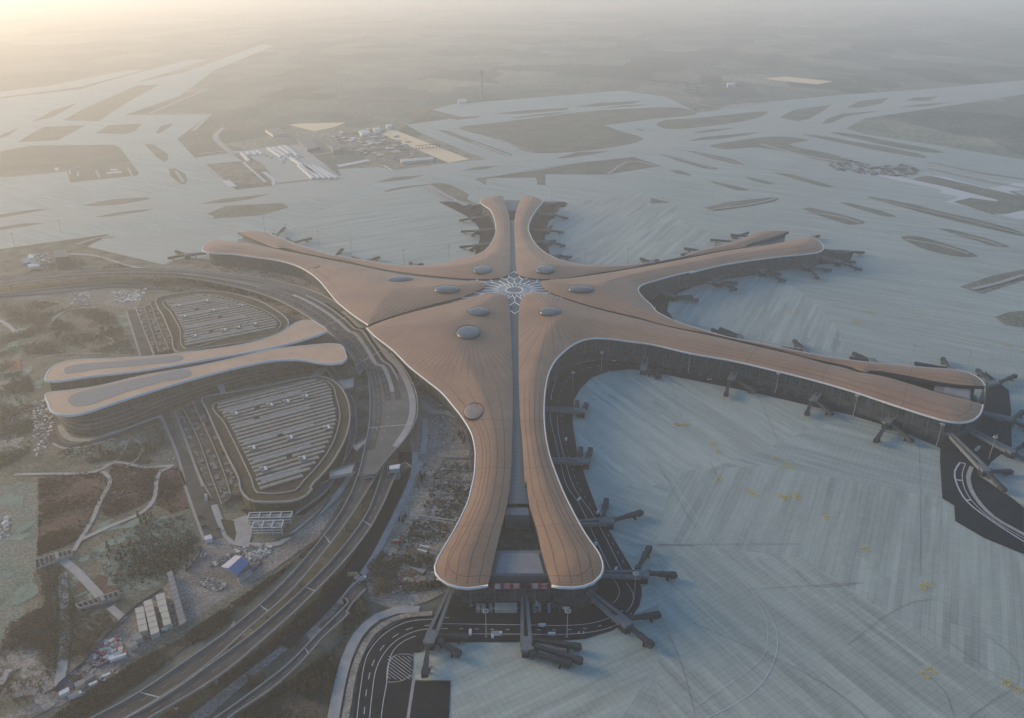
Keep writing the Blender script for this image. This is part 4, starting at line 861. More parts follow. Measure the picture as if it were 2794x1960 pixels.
# ================================================================ car park blocks under planted roofs with pale roof strips
def garage(outer, field, left, z, nrow, label, stairs, slots, rimw=4.0):
    T = empty('car_park', G('S', *src(*left[0]), 0), label, 'car park building')
    ro = spline(trace(outer, z), 6.0, True); mb = MB(); mb.prism(ro, 0, z); d = mb.build('deck', MT['roofplant'], T)
    rim = MB(); rim.wall(ro + [ro[0]], z - .5, z + 1.3, 1.6); rim.build('parapet', MT['para'], T)
    fr = spline(trace(field, z), 6.0, True); fm = MB(); fm.prism(fr, z + .02, z + .5); fm.build('roof_slab', MT['roofdark'], T)
    r2 = MB(); r2.wall(fr + [fr[0]], z, z + 1.0, 1.2); r2.build('kerb', MT['para'], T)
    a = G(*left[0], z); b = G(*left[1], z); e = G(*left[2], z); dv = (e - a).normalized()     # direction of the strips
    ringp = [(p.x, p.y) for p in fr]
    for k in range(nrow):
        o = a.lerp(b, (k + .5) / nrow); pn = Vector((-dv.y, dv.x, 0)); wd = (b - a).cross(dv).length / nrow * .29
        xs = np.arange(-60, 420, 2.0)
        def span(off):
            px = o.x + dv.x * xs + pn.x * off; py = o.y + dv.y * xs + pn.y * off; m = inside(px, py, ringp); w2 = xs[m]; return (w2.min() + 3, w2.max() - 3) if len(w2) > 6 else None
        s0, s1 = span(wd), span(-wd)
        if not s0 or not s1: continue
        u0, u1 = max(s0[0], s1[0]), min(s0[1], s1[1])
        if u1 - u0 < 10: continue
        sm = MB()
        cuts = [u0] + sorted([u0 + (u1 - u0) * f for f in slots.get(k, [])]) + [u1]
        for q in range(len(cuts) - 1):
            x0, x1 = cuts[q] + (3 if q else 0), cuts[q + 1] - (3 if q < len(cuts) - 2 else 0)
            n = max(1, int((x1 - x0) / 8.0))
            for j in range(n):
                xa, xb = x0 + (x1 - x0) * j / n + .12, x0 + (x1 - x0) * (j + 1) / n - .12; xm = (xa + xb) / 2
                sm.box((o.x + dv.x * xm, o.y + dv.y * xm, z + 1.15), (xb - xa, 2 * wd, 1.3 + .06 * random.random()), math.atan2(dv.y, dv.x))
        sm.build('roof_strip', MT['stripe'], T)
        if k % 5 == 3:
            gm = MB(); off = wd * 1.75
            px, py = o.x + pn.x * off, o.y + pn.y * off
            sp = span(off)
            if sp:
                u0, u1 = sp; A_ = V3(px + dv.x * (u0 + 4), py + dv.y * (u0 + 4), z + .9); B_ = V3(px + dv.x * (u1 - (u1 - u0) * .25), py + dv.y * (u1 - (u1 - u0) * .25), z + .9)
                gm.beam(A_, B_, wd * .8, .9); so_ = gm.build('skylight', MT['slot'], T)
                fm2 = MB()
                for sg in (-1, 1):
                    q = pn * (sg * wd * .5); fm2.beam(A_ + q + V3(0, 0, .3), B_ + q + V3(0, 0, .3), .5, .8)
                fm2.build('frame', MT['white'], so_)
    for (t_, x, y) in stairs:
        p = G(t_, x, y, z + 2); sm = MB(); az = math.atan2(dv.y, dv.x); sm.box((p.x, p.y, z + 1.9), (5.5, 7, 2.4), az); h = sm.build('stair_house', MT['greyedge'], T)
        cm = MB(); cm.box((p.x + 2.2 * dv.x, p.y + 2.2 * dv.y, z + 3.6), (2.4, 7.2, .5), az); cm.box((p.x - 1.4 * dv.x + 3.6 * pn.x, p.y - 1.4 * dv.y + 3.6 * pn.y, z + 3.6), (3.2, 1.6, .5), az); cm.build('canopy', MT['white'], h)
    return T
garage('d 235,430 236,400 270,385 600,330 1100,235 1500,150 1700,130 1850,170 1960,250 2045,390 2085,560 2080,720 2040,880 1960,1050 1850,1230 1700,1400 1590,1530 g 2020,30 1930,130 1820,190 1700,222 1400,238 1120,228 1030,195 950,120 890,10 d 700,1430 560,1140 400,790 290,540',
       'd 388,472 600,415 1100,290 1560,185 1700,165 1850,225 1920,400 1960,560 1965,640 1940,770 1880,950 1790,1110 1650,1290 1500,1450 1400,1560 1250,1590 1060,1600 940,1590 850,1400 700,1080 520,720',
       [('d', 392, 480), ('d', 938, 1580), ('d', 1500, 205)], 12.0, 25, 'near car park block with planted striped roof, fully seen below the tan roofed transport centre',
       [('d', 640, 605), ('d', 1085, 495), ('d', 1290, 450), ('d', 1525, 385), ('d', 1800, 780), ('d', 1330, 905), ('d', 860, 1035), ('d', 1490, 1165), ('d', 1005, 1300)], {4: [.3, .55], 7: [.25], 13: [.4], 19: [.5]})
garage('k 345,290 360,255 500,215 850,165 1130,168 1400,215 1650,290 1830,390 1950,470 2010,560 1990,620 1880,695 1700,755 1200,840 900,885 650,935 540,720 440,480',
       'k 455,283 700,235 920,205 1080,215 1300,268 1530,338 1700,405 1830,480 1910,572 1870,640 1500,700 1100,790 900,850 750,888 640,620 540,440',
       [('k', 458, 288), ('k', 752, 890), ('k', 920, 208)], 12.0, 21, 'far car park block with planted striped roof, half hidden behind the tan roofed transport centre',
       [('k', 970, 290), ('k', 620, 350), ('k', 1410, 345), ('k', 1050, 410), ('k', 690, 485), ('k', 1575, 580), ('k', 1195, 655), ('k', 1370, 620), ('k', 820, 730)], {6: [.35], 11: [.5], 16: [.3, .6]})
# sunken terraces beside the blocks: parallel planted beds between walls
def terrace(lines, label):
    T = empty('terrace_garden', (lines[0][0].x, lines[0][0].y, 0), label, 'terrace')
    for i in range(len(lines) - 1):
        h = 1.2 + i * 2.2; mb = MB(); mb.prism(lines[i] + lines[i + 1][::-1], 0, h); b = mb.build('planted_bed', MT['bed'], T)
        w_ = MB(); w_.wall(lines[i], h, h + 1.0, .9); w_.build('bed_wall', MT['para'], b)
        for j in range(26):
            f = random.random(); g_ = random.uniform(.25, .75); n = len(lines[i]) - 1
            p = lines[i][int(f * n)].lerp(lines[i + 1][min(len(lines[i + 1]) - 1, int(f * (len(lines[i + 1]) - 1)))], g_); az = math.atan2(lines[i][-1].y - lines[i][0].y, lines[i][-1].x - lines[i][0].x)
            if random.random() < .4: c = MB(); c.box((p.x, p.y, h + .5), (random.uniform(4, 9), random.uniform(3, 6), 1.0), az); c.build('planter', MT['greyedge'], b)
def ln(s): return [p for p in smooth(s, 0, 8.0)]
terrace([ln('D 1100,1140 1160,1290 1275,1590 G 1330,240'), ln('D 1150,1130 1240,1310 1330,1560 G 1395,290'), ln('D 1210,1100 1340,1370 1430,1607 G 1450,240'), ln('D 1260,1090 1400,1370 1500,1607 G 1540,240')], 'stepped planted beds between the boulevard and the near car park block')
terrace([ln('D 855,490 900,620 968,778'), ln('D 905,490 955,640 1000,775'), ln('D 945,475 1000,620 1065,770'), ln('D 975,450 1045,610 1120,762')], 'stepped planted beds between the boulevard and the far car park block')
# open steel frames over the ramp south of the near block
def pergola(s, n, label):
    c = trace(s, 0); T = empty('steel_frame', c[0], label, 'steel frame')
    mb = MB(); z = 9.0
    a, b, c2, d = c
    for i in range(n + 1):
        p, q = a.lerp(b, i / n), d.lerp(c2, i / n)
        mb.beam((p.x, p.y, z), (q.x, q.y, z), .8, .8)
        for r in (p, q): mb.beam((r.x, r.y, 0), (r.x, r.y, z), .5, .5)
    for z_ in (3.0, 6.0, z):
        mb.beam((a.x, a.y, z_), (b.x, b.y, z_), .7, .6); mb.beam((d.x, d.y, z_), (c2.x, c2.y, z_), .7, .6)
    mb.build('beams', MT['white'], T); 
    fm = MB(); fm.prism([a.lerp(d, .15), b.lerp(c2, .15), b.lerp(c2, .85), a.lerp(d, .85)], z - 3, z - 2.2); fm.build('platform', MT['steel'], T)
    f2 = MB()
    for i in range(2 * n):
        q = a.lerp(b, (i + .5) / (2 * n)).lerp(d.lerp(c2, (i + .5) / (2 * n)), .5); f2.cyl((q.x, q.y, z - 2.2), (q.x, q.y, z - .6), 2.4, n=12)
    f2.build('fan', MT['roofgrey'], T)
pergola('g 1035,600 1700,590 1730,500 1060,520', 4, 'longer open white steel frame over rooftop fans, next to the curving ramp'); pergola('g 1095,760 1560,750 1590,640 1130,660', 3, 'shorter open white steel frame in front of the longer one')

for s_, w_ in (('c 1420,1100 1500,1200 1650,1290 1850,1300 2000,1360', 9), ('c 1485,1400 1495,1607 i 1190,60 1185,130', 6), ('c 1370,980 1440,1130 1560,1270', 4), ('i 1130,300 1090,440 1050,560', 6), ('i 1260,560 1400,400 1500,220 1700,150 2150,140', 14), ('i 1050,580 1250,570 1300,700 1250,900 1100,1300 950,1500', 11)):
    path('path', s_, w_, 'dirt' if w_ > 9 else 'paving')
# ================================================================ viaducts
def lerp_lines(A, B, n=None):
    return A, B
def viaduct(label, left, right, z, joints=(), piers=True, para=1.1, mat='asphalt_old', thick=1.8, paint_=True, cat='viaduct', step_=9.0, tilt=None, name='viaduct', pier_step=34):
    L = spline(trace(left, 0) if tilt is None else trace(left, z), step_); R_ = spline(trace(right, 0) if tilt is None else trace(right, z), step_)
    n = max(len(L), len(R_))
    def res(P, n):
        d = [0]; 
        for a, b in zip(P, P[1:]): d.append(d[-1] + (b - a).length)
        out = []; j = 0
        for i in range(n):
            t = d[-1] * i / (n - 1)
            while j < len(P) - 2 and d[j + 1] < t: j += 1
            out.append(P[j].lerp(P[j + 1], (t - d[j]) / max(1e-6, d[j + 1] - d[j])))
        return out
    L, R_ = res(L, n), res(R_, n)
    zf = z if callable(z) else (lambda i: z)
    T = empty(name, (L[0].x, L[0].y, 0), label, cat)
    vs_ = []
    for i in range(n):
        zz = z
        for p, dz in ((L[i], 0), (R_[i], 0), (R_[i], -thick), (L[i], -thick)): 
            q = p if dz == 0 else p.lerp((R_ if p is L[i] else L)[i], .12)
            vs_.append((q.x, q.y, zz + dz))
    mb = MB(); mb.add(vs_, [(i * 4 + k, i * 4 + (k + 1) % 4, (i + 1) * 4 + (k + 1) % 4, (i + 1) * 4 + k) for i in range(n - 1) for k in range(4)] + [(0, 3, 2, 1), ((n - 1) * 4, (n - 1) * 4 + 1, (n - 1) * 4 + 2, (n - 1) * 4 + 3)])
    # make normals face out
    me_o = mb.build('deck', MT[mat], T)
    bmh = bmesh.new(); bmh.from_mesh(me_o.data); bmesh.ops.recalc_face_normals(bmh, faces=bmh.faces); bmh.to_mesh(me_o.data); bmh.free()
    for P in (L, R_):
        pm = MB(); pm.wall(up(P, 0), z - .6, z + para, .75); pm.build('parapet', MT['para'], T)
    if joints:
        for f in joints:
            jm = MB(); i = int(f * (n - 1)); jm.beam(L[i] + V3(0, 0, z - L[i].z + .12), R_[i] + V3(0, 0, z - R_[i].z + .12), .8, .2)
            jm.build('expansion_joint', MT['line'], T)
    if paint_:
        pm = MB(); C = [a.lerp(b, .5) for a, b in zip(L, R_)]
        pm.ribbon(resample(C, 3.0), .35, z + .06, (6, 9))
        for f in (.12, .88): pm.ribbon(resample([a.lerp(b, f) for a, b in zip(L, R_)], 4.0), .3, z + .06)
        tag(pm.build('lane_lines', MT['para'], T), kind='stuff')
    if piers:
        C = [a.lerp(b, .5) for a, b in zip(L, R_)]; acc = pier_step * .5
        for i in range(1, n):
            acc += (C[i] - C[i - 1]).length
            if acc > pier_step:
                acc = 0; d = (R_[i] - L[i]).normalized(); w_ = (R_[i] - L[i]).length; ang = math.atan2(d.y, d.x)
                pm = MB(); pm.box((C[i].x, C[i].y, z - thick - .55), (w_ * .72, 2.0, 1.1), ang)
                for sx in ((-.26, .26) if w_ > 14 else (0,)): pm.box((C[i].x + d.x * w_ * sx, C[i].y + d.y * w_ * sx, (z - thick - 1.1) / 2), (2.0, 1.8, z - thick - 1.1), ang)
                pm.build('pier', MT['para'], T)
    return T, L, R_
VZ = 9.0
viaduct('upper of the twin approach viaducts, on the side of the site cabins', 'G 480,1665 590,1600 785,1500 1100,1295 1497,1008 1750,785 1960,550 2100,370 2200,195 2275,0 E 200,1500', 'G 640,1690 850,1575 1100,1420 1325,1255 1557,1045 1800,835 2028,570 2200,340 2296,190 H 330,20', VZ, (.12, .39, .64), tilt=1)
viaduct('lower of the twin approach viaducts, on the side of the dirt track', 'G 700,1660 850,1582 1100,1430 1325,1268 1600,1065 1900,800 2095,600 2296,330 H 330,60 350,0 E 370,1540', 'G 840,1660 935,1607 1400,1325 1662,1105 1900,890 2165,615 2296,450 H 340,255 410,90 465,0 E 510,1480', VZ, (.45, .68), tilt=1)
viaduct('narrow slip road on low piers between the dirt track and the scrub slope', 'G 1200,1700 1350,1607 1600,1430 1800,1275 1975,1095 2200,850 H 60,880 170,755', 'G 1330,1700 1430,1607 1700,1425 1900,1245 2020,1105 2200,935 H 100,950 225,800', 5.0, (.55,), tilt=1, pier_step=30)
# wide departures deck that curls round the landside of the terminal
PZ = 13.0
T, L, R_ = viaduct('broad departures deck with pale medians curling round the landside of the terminal', 'D -200,330 0,302 300,262 700,240 1000,238 1250,252 1500,283 1700,312 1900,358 2060,425 2200,520 2296,600 E 240,585 320,690 400,790 470,870 520,960 550,1060 548,1150 520,1230 450,1330 350,1440 290,1520', 'D -200,378 0,348 400,302 700,283 1000,285 1200,300 1400,335 1600,385 1750,440 1900,520 2040,620 2130,700 2210,800 2255,900 E 220,860 245,960 252,1100 248,1200 225,1330 200,1450 175,1540', PZ, (.62, .74, .92), mat='deckroad', tilt=1, thick=2.4, para=1.2, paint_=False, pier_step=30)
n = len(L)
def along(f, i0, i1): return [L[i].lerp(R_[i], f) for i in range(int(i0 * (n - 1)), int(i1 * (n - 1)))]
for f, a, b, w_, mt in ((.50, .50, .86, 5.0, 'paving'), (.30, .52, .84, 2.0, 'paving'), (.11, .60, .97, 7.0, 'paving'), (.62, .30, .45, 1.2, 'paving'), (.5, .05, .42, .8, 'para'), (.40, .46, .88, 7.0, 'asphalt_old'), (.62, .46, .88, 7.5, 'asphalt_old'), (.82, .1, .97, 8.0, 'asphalt_old'), (.22, .56, .82, 4.0, 'asphalt'), (.3, .05, .44, 8, 'asphalt_old'), (.68, .05, .44, 8, 'asphalt_old')):  # narrow darkest ribbon, built as a lane, paints the shadowed slot between decks
    mm = MB(); q = resample(along(f, a, b), 6.0)
    if mt.startswith('asphalt'): mm.ribbon(up(q, PZ + .03), w_, PZ + .03); mm.build('lane', MT[mt], T)
    else: mm.wall(up(q, 0), PZ, PZ + .45, w_); mm.build('median', MT[mt], T)
lmk = MB()
for f in (.62, .82): lmk.ribbon(resample(along(f, .08, .95), 3.0), .3, PZ + .06, (6, 9))
tag(lmk.build('lane_lines', MT['line'], T), kind='stuff')
# lower ring road inside the deck
viaduct('low ramp road between the departures deck and the near car park block', 'D 1700,520 1900,600 E 20,860 90,960 150,1080 170,1200 150,1330 60,1500 -30,1640 G 1950,260 1850,330', 'D 1650,530 1850,620 2080,930 2150,1100 2190,1250 2170,1380 2090,1550 G 1900,180 1840,230', 4.0, (), mat='deckroad', tilt=1, paint_=True, piers=False, name='ramp_road', cat='ramp road', thick=1.2)
sheet('road', 'g 1080,240 1400,248 1700,235 1950,130 2150,-60 2296,-200 2296,80 2180,200 1900,430 1750,440 1000,430 900,340 1080,345', 0, 'asphalt')
# footbridge decks from the near block to the road
for i, (s, lab) in enumerate((('d 1940,190 2140,150 2130,260 2010,290', 'pale link deck at the corner of the near car park block'), ('d 2130,1000 2290,900 2290,960 2180,1060', 'pale stepped link deck halfway along the ramp road'), ('d 1840,1330 2150,1220 2110,1350 1830,1400', 'pale link deck with steps by the lower bend of the ramp road'),
                              ('d 1600,125 1690,45 1790,45 1685,135', 'white roofed footbridge between the tan roof and the near block'), ('D 1345,945 1400,960 1425,1060 1395,1050', 'pale footbridge reaching the near car park block from the transport centre'), ('c 80,30 190,0 260,90 150,120', 'pale square canopy on the departures deck by the tan roof'), ('c 1280,860 1390,835 1400,870 1300,905', 'short gangway from the departures deck to the terminal edge'))):
    T = empty('footbridge', trace(s, 0)[0], lab, 'footbridge'); mb = MB(); mb.prism(trace(s, 10 + i * .3), 8.6 + i * .3, 10 + i * .3); mb.build('deck', MT['bridgedeck'], T)
    c = trace(s, 10); sm = MB()
    for a, b in zip(c, c[1:] + c[:1]): sm.wall([a, b], 10 + i * .3, 11.0 + i * .3, .25)
    sm.build('railing', MT['para'], T)
# ================================================================ boarding bridges
def jet_bridge(base, pod, tunnels, label, pod_w=9.0):
    z = 8.5
    b, p = G(*base, z), G(*pod, z); d = (p - b); L = d.length; d.normalize(); n = Vector((-d.y, d.x, 0)); az = math.atan2(d.y, d.x)
    T = empty('jet_bridge', (p.x, p.y, 0), label, 'boarding bridge', 'boarding bridges around the terminal')
    split = L * .35; half = pod_w * .36
    if L > 8:
        m = MB(); a0 = b - d * 6
        c1 = b + d * split
        for s in (-1, 1):
            m.beam(a0 + n * s * 1.3 + V3(0, 0, -1.6 + .2 * s), p - d * 2 + n * s * half + V3(0, 0, -1.6 + .2 * s), 2.7, 3.2)
        m.build('walkway', MT['walk'], T)
        k = max(1, int(L / 16))
        for i in range(k):
            q = b + d * L * (i + .5) / k; cm = MB(); cm.box((q.x, q.y, 2.6), (1.4, 2.2, 5.2), az)
            cm.build('column', MT['dark'], T)
        sb = MB(); sb.beam(a0 + V3(0, 0, -3.6), p - d * 4 + V3(0, 0, -3.6), 4.6, .8); sb.build('underside', MT['dark'], T)
    hb = MB(); hb.box((p.x, p.y, 2.6), (pod_w * .9, pod_w * .78, 5.2), az); hb.box((p.x, p.y, 5.9), (pod_w * .98, pod_w * .86, 1.0), az); hb.build('node_tower', MT['dark'], T)
    rb = MB(); pts = [p + d * (-pod_w * .95) + n * half * .9, p + d * (-pod_w * .95) - n * half * .9, p + d * pod_w * .45 - n * pod_w * .5, p + d * pod_w * .62, p + d * pod_w * .45 + n * pod_w * .5]
    rb.prism(up(pts, 0), 6.5, z + .3); rb.build('node_roof', MT['walk'], T)
    for (t1, t2) in tunnels:
        a, e = G(*t1, 7.6), G(*t2, 6.4); dd = (e - a); l = dd.length
        if l < 4: continue
        dd.normalize(); nn = Vector((-dd.y, dd.x, 0)).normalized(); az2 = math.atan2(dd.y, dd.x)
        m = MB(); m.cyl((a.x, a.y, 0), (a.x, a.y, 4.2), .9); m.cyl((a.x, a.y, 4.2), (a.x, a.y, 8.0), 2.5, n=12)
        mid = a + dd * l * .56
        m.beam(a + V3(0, 0, -1.6), mid + V3(0, 0, -1.6), 2.9, 3.0); m.beam(mid - dd * 2 + V3(0, 0, -1.6), e - dd * 1.5 + V3(0, 0, -1.6), 3.6, 3.5)
        t = m.build('tunnel', MT['tunnel'], T)
        q = a + dd * l * .8; bg = MB(); 
        for s in (-1, 1): bg.box((q.x + nn.x * s * 2.3, q.y + nn.y * s * 2.3, 2.9), (.7, .6, 4.6), az2); bg.cyl(q + nn * (s * 1.6) + V3(0, 0, .7 - q.z), q + nn * (s * 2.9) + V3(0, 0, .7 - q.z), .7, n=8)
        bg.box((q.x, q.y, 1.1), (1.6, 4.6, .7), az2); bg.build('bogie', MT['dark'], t)
        cb = MB(); cb.box((e.x, e.y, e.z - 1.9), (4.6, 5.2, 3.8), az2); f = e + dd * 2.8; cb.box((f.x, f.y, e.z - 1.7), (1.4, 4.2, 3.0), az2 + .15); cb.build('cab', MT['tunnel'], t)
        st = MB(); s0 = e - dd * 3.0 + nn * 3.4; st.beam((s0.x, s0.y, e.z - 2.6), (s0.x - dd.x * 7, s0.y - dd.y * 7, .3), 1.2, .4); st.build('stair', MT['steel'], t)
MT['walk'] = plain('bridge_roof', (.12, .14, .155), .7, .15, .2, dirt=.3, spec=.15)
MT['tunnel'] = plain('bridge_tunnel', (.03, .04, .05), .6, .2, .3, spec=.15)
J = [
 ('E 1350,1107', 'E 1575,1124', 'E 1548,1125>1550,1068 E 1580,1130>1605,1082', 'boarding bridge at the waist of the near pier, furthest from the sign wall'),
 ('E 1392,1432', 'E 1600,1440', 'E 1568,1420>1572,1362 E 1612,1425>1632,1365', 'boarding bridge with two raised cabs, next after the waist of the near pier'),
 ('H 1555,377', 'H 1745,366', 'H 1718,335>1731,240 H 1775,358>1940,312', 'third boarding bridge from the waist along the near pier'),
 ('H 1715,695', 'H 1960,700', 'H 1930,660>1998,538 H 1990,690>2148,700', 'boarding bridge jutting level from the widest part of the near pier lobe'),
 ('H 1610,805', 'H 1850,1000', 'H 1880,972>2045,950 H 1880,1025>2005,1128', 'slanting boarding bridge from the right corner of the sign wall'),
 ('H 1218,815', 'H 1232,1150', 'H 1275,1105>1548,1148 H 1300,1150>1558,1232 H 1270,1190>1488,1252', 'boarding bridge with three parallel arms straight in front of the red sign'),
 ('H 750,812', 'H 628,1105', 'H 690,1082>838,1085 H 695,1120>795,1185 H 614,1150>595,1312', 'boarding bridge beside the kerbed road bend with three spread arms'),
 ('E 1990,745', 'E 1965,858', 'E 2000,868>2075,866 E 2000,880>2062,902', 'boarding bridge in the deep curve between the two nearer piers'),
 ('F 512,830', 'F 465,920', 'F 452,940>430,1018 F 495,932>608,996', 'boarding bridge on the long right pier, nearest its root'),
 ('F 1045,970', 'F 982,1052', 'F 962,1072>938,1135 F 1008,1068>1088,1135', 'boarding bridge halfway along the front of the long right pier'),
 ('F 1520,1112', 'F 1440,1192', 'F 1428,1218>1372,1305 F 1470,1205>1588,1303', 'boarding bridge on the front of the long right pier, one before its rounded tip'),
 ('F 1790,1222', 'F 2050,1488', 'F 2090,1500>2205,1500 F 2085,1520>2168,1608', 'very long slanting boarding bridge from the tip of the right pier'),
 ('F 1920,1222', 'F 2210,1372', 'F 2240,1372>2330,1310 F 2240,1395>2340,1440', 'long thin boarding bridge parallel to the longest one at the right pier tip'),
 ('F 2042,1135', 'F 2195,1172', 'F 2215,1180>2290,1128 F 2235,1190>2330,1230', 'boarding bridge pointing out past the very end of the right pier'),
 ('F 2050,958', 'F 2110,948', 'F 2085,935>2012,870 F 2150,940>2238,903', 'boarding bridge with spread arms behind the upper tip of the right pier'),
 ('F 1835,885', 'F 1842,862', 'F 1835,858>1630,826 F 1828,850>1792,796', 'boarding bridge behind the long right pier, close to its tip'),
 ('F 1370,835', 'F 1350,808', 'F 1345,808>1222,792 F 1335,802>1238,765', 'pair of stubby bridge arms behind the middle of the long right pier'),
 ('F 945,770', 'F 935,748', 'F 935,748>790,730 F 925,740>862,686', 'bridge arms behind the long right pier with one cab raised high'),
 ('F 525,690', 'F 520,665', 'F 515,668>352,616 F 520,655>402,610', 'twin parallel bridge arms behind the root of the long right pier'),
 ('F 0,365', 'F 100,405', 'F 125,415>245,428 F 120,408>205,406', 'boarding bridge deep in the bay between the two right piers'),
 ('F 265,262', 'F 378,318', 'F 395,316>490,320 F 402,326>485,358', 'boarding bridge second from the bay head on the upper right pier'),
 ('F 560,202', 'F 658,252', 'F 675,256>760,265 F 690,268>790,305', 'boarding bridge under the middle of the upper right pier'),
 ('F 860,162', 'F 935,220', 'F 952,226>1080,240 F 955,236>1005,290', 'boarding bridge under the upper right pier, one before its tip'),
 ('F 1010,155', 'F 1135,188', 'F 1150,190>1230,190 F 1150,200>1270,235', 'boarding bridge at the underside of the upper right pier tip'),
 ('F 1100,122', 'F 1195,126', 'F 1205,128>1285,130', 'single armed bridge pointing out beyond the upper right pier tip'),
 ('C 960,1492', 'C 975,1484', 'C 930,1495>1008,1474', 'single bridge arm laid against the upper right pier tip'),
 ('C 605,1475', 'C 590,1480', 'C 585,1478>470,1468 C 565,1455>478,1482', 'pair of bridge arms behind the upper right pier near its fork'),
 ('C 510,1525', 'C 490,1520', 'C 500,1512>342,1498 C 480,1522>372,1536', 'crossed bridge arms behind the middle of the upper right pier'),
 ('C 315,1582', 'C 300,1575', 'C 300,1572>178,1553 C 280,1576>160,1590', 'bridge arms behind the upper right pier, nearest its root'),
 ('B 1335,1270', 'B 1400,1270', 'B 1405,1270>1475,1272', 'single bridge straight off the right horn of the far pier'),
 ('B 1268,1325', 'B 1395,1342', 'B 1405,1345>1485,1362 B 1395,1335>1428,1300', 'boarding bridge on the right flank of the far pier, second from its horn'),
 ('B 1245,1430', 'B 1360,1440', 'B 1370,1440>1455,1450 B 1360,1435>1385,1415', 'boarding bridge at the narrow waist of the far pier, right flank'),
 ('B 1262,1510', 'B 1370,1512', 'B 1385,1515>1465,1533 B 1375,1508>1405,1503', 'boarding bridge on the right flank of the far pier, nearest the star'),
 ('E 1380,155', 'E 1405,156', 'E 1412,156>1505,158 E 1400,160>1445,150', 'low bridge arms in the corner between far pier and upper right pier'),
 ('E 2030,200', 'E 2020,188', 'E 2010,188>1955,172 E 2015,188>2052,180', 'small bridge arms behind the root of the upper right pier'),
 ('B 955,1280', 'B 900,1284', 'B 895,1285>820,1292', 'single bridge straight off the left horn of the far pier'),
 ('B 1020,1345', 'B 900,1362', 'B 890,1364>822,1376 B 890,1350>930,1330', 'boarding bridge on the left flank of the far pier, second from its horn'),
 ('B 1044,1430', 'B 925,1442', 'B 915,1443>832,1445 B 920,1446>895,1470', 'boarding bridge at the narrow waist of the far pier, left flank'),
 ('B 1030,1520', 'B 920,1532', 'B 910,1534>825,1543 B 915,1536>885,1562', 'boarding bridge on the left flank of the far pier, nearest the star'),
 ('E 255,195', 'E 240,185', 'E 225,186>145,165 E 240,184>302,162', 'spread bridge arms behind the left wing between star and far left pier'),
 ('E 545,222', 'E 535,212', 'E 530,212>505,198 E 540,212>572,205', 'tiny bridge arms behind the roof between the far pier and the left wing'),
 ('D 2085,180', 'D 2080,170', 'D 2070,168>2030,138 D 2085,168>2142,112', 'bridge with a raised arm behind the far left pier root'),
 ('D 1840,85', 'D 1840,72', 'D 1835,68>1800,45 D 1850,66>1942,44', 'bridge arms behind the middle of the far left pier'),
 ('A 1720,1485', 'A 1730,1470', 'A 1735,1468>1778,1424 A 1728,1466>1690,1458', 'bridge arm angled up behind the tip of the far left pier'),
 ('D 1272,135', 'D 1170,146', 'D 1160,148>1062,164 D 1160,142>1105,124', 'boarding bridge at the landside end of the far left pier'),
]
def pp(s): t, c = s.split(); a, b = c.split(','); return (t, float(a), float(b))
for base, pod, tn, lab in J:
    toks = tn.split(); tl = []
    for i in range(0, len(toks), 2):
        q, r = toks[i + 1].split('>'); tl.append((pp(toks[i] + ' ' + q), pp(toks[i] + ' ' + r)))
    jet_bridge(pp(base), pp(pod), tl, lab)

# ================================================================ light masts
def mast_mesh(h):
    m = MB(); m.cyl((0, 0, 0), (0, 0, h), .42, .22, 8); m.cyl((0, 0, 0), (0, 0, .8), .9, .9, 8); return m
MH = 27.0
mast0 = empty('light_mast', (0, 0, 0), 'mast', 'light mast', 'high light masts on the apron')
mast_mesh(MH).build('pole', MT['mast'], mast0)
hm = MB()
for i in range(12):
    a, b = 2 * math.pi * i / 12, 2 * math.pi * (i + 1) / 12; hm.beam((1.9 * math.cos(a), 1.9 * math.sin(a), MH), (1.9 * math.cos(b), 1.9 * math.sin(b), MH), .35, .4)
    if i % 3 == 0: hm.beam((0, 0, MH), (1.9 * math.cos(a), 1.9 * math.sin(a), MH), .2, .2)
head = hm.build('lamp_ring', MT['mast'], mast0)
fm = MB()
for i in range(8):
    a = 2 * math.pi * i / 8; fm.box((2.0 * math.cos(a), 2.0 * math.sin(a), MH - .5), (.8, .8, .5), a)
fm.build('floodlight', MT['white'], head)
def copy_tree(o, parent=None):
    c = o.copy(); COL.objects.link(c)
    if parent is not None: c.parent = parent
    for ch in list(o.children): copy_tree(ch, c)
    return c
MAST = 'H 980,1100:right of the kerbed bend, in front of the left half of the sign wall|H 1485,1100:in front of the right half of the sign wall|H 1905,860:by the bulging road corner near the sign wall|E 1700,880:in the deep bay curve beside the bend of the road|E 1520,1010:at the inner edge of the bay, nearest the pier waist|E 2245,890:right of the bay bridge|F 192,890:at the root of the long right pier front|F 738,1015:between the first two bridges of the long right pier|F 1225,1160:between the second and third bridges of the long right pier|F 1748,1345:left of the longest slanting bridge|F 2075,1430:between the two long slanting bridges|F 1578,835:behind the long right pier, tallest there|F 1928,885:behind the tip of the long right pier|F 1100,780:behind the middle of the long right pier|F 650,700:behind the first third of the long right pier|F 247,600:behind the root of the long right pier|F 412,265:under the upper right pier, near its bend|F 694,235:under the middle of the upper right pier|F 130,370:at the head of the right bay|F 995,190:under the tip of the upper right pier|E 465,215:behind the roof left of the far pier|E 747,185:behind the dome left of the far pier|E 1598,210:behind the roof right of the far pier|E 1863,205:behind the bridge arms of the upper right pier|E 138,160:behind the left wing|B 643,1165:on the taxiway edge left of the far pier|B 935,1255:beside the left horn of the far pier|B 1388,1265:beside the right horn of the far pier|A 1660,1450:behind the far left pier tip|A 1800,1490:behind the far left pier|D 1998,90:behind the far left pier root|A 388,1465:on the pale stand at the far left|A 95,1550:at the far left edge of the stand|D 898,1125:on the lawn before the transport centre'
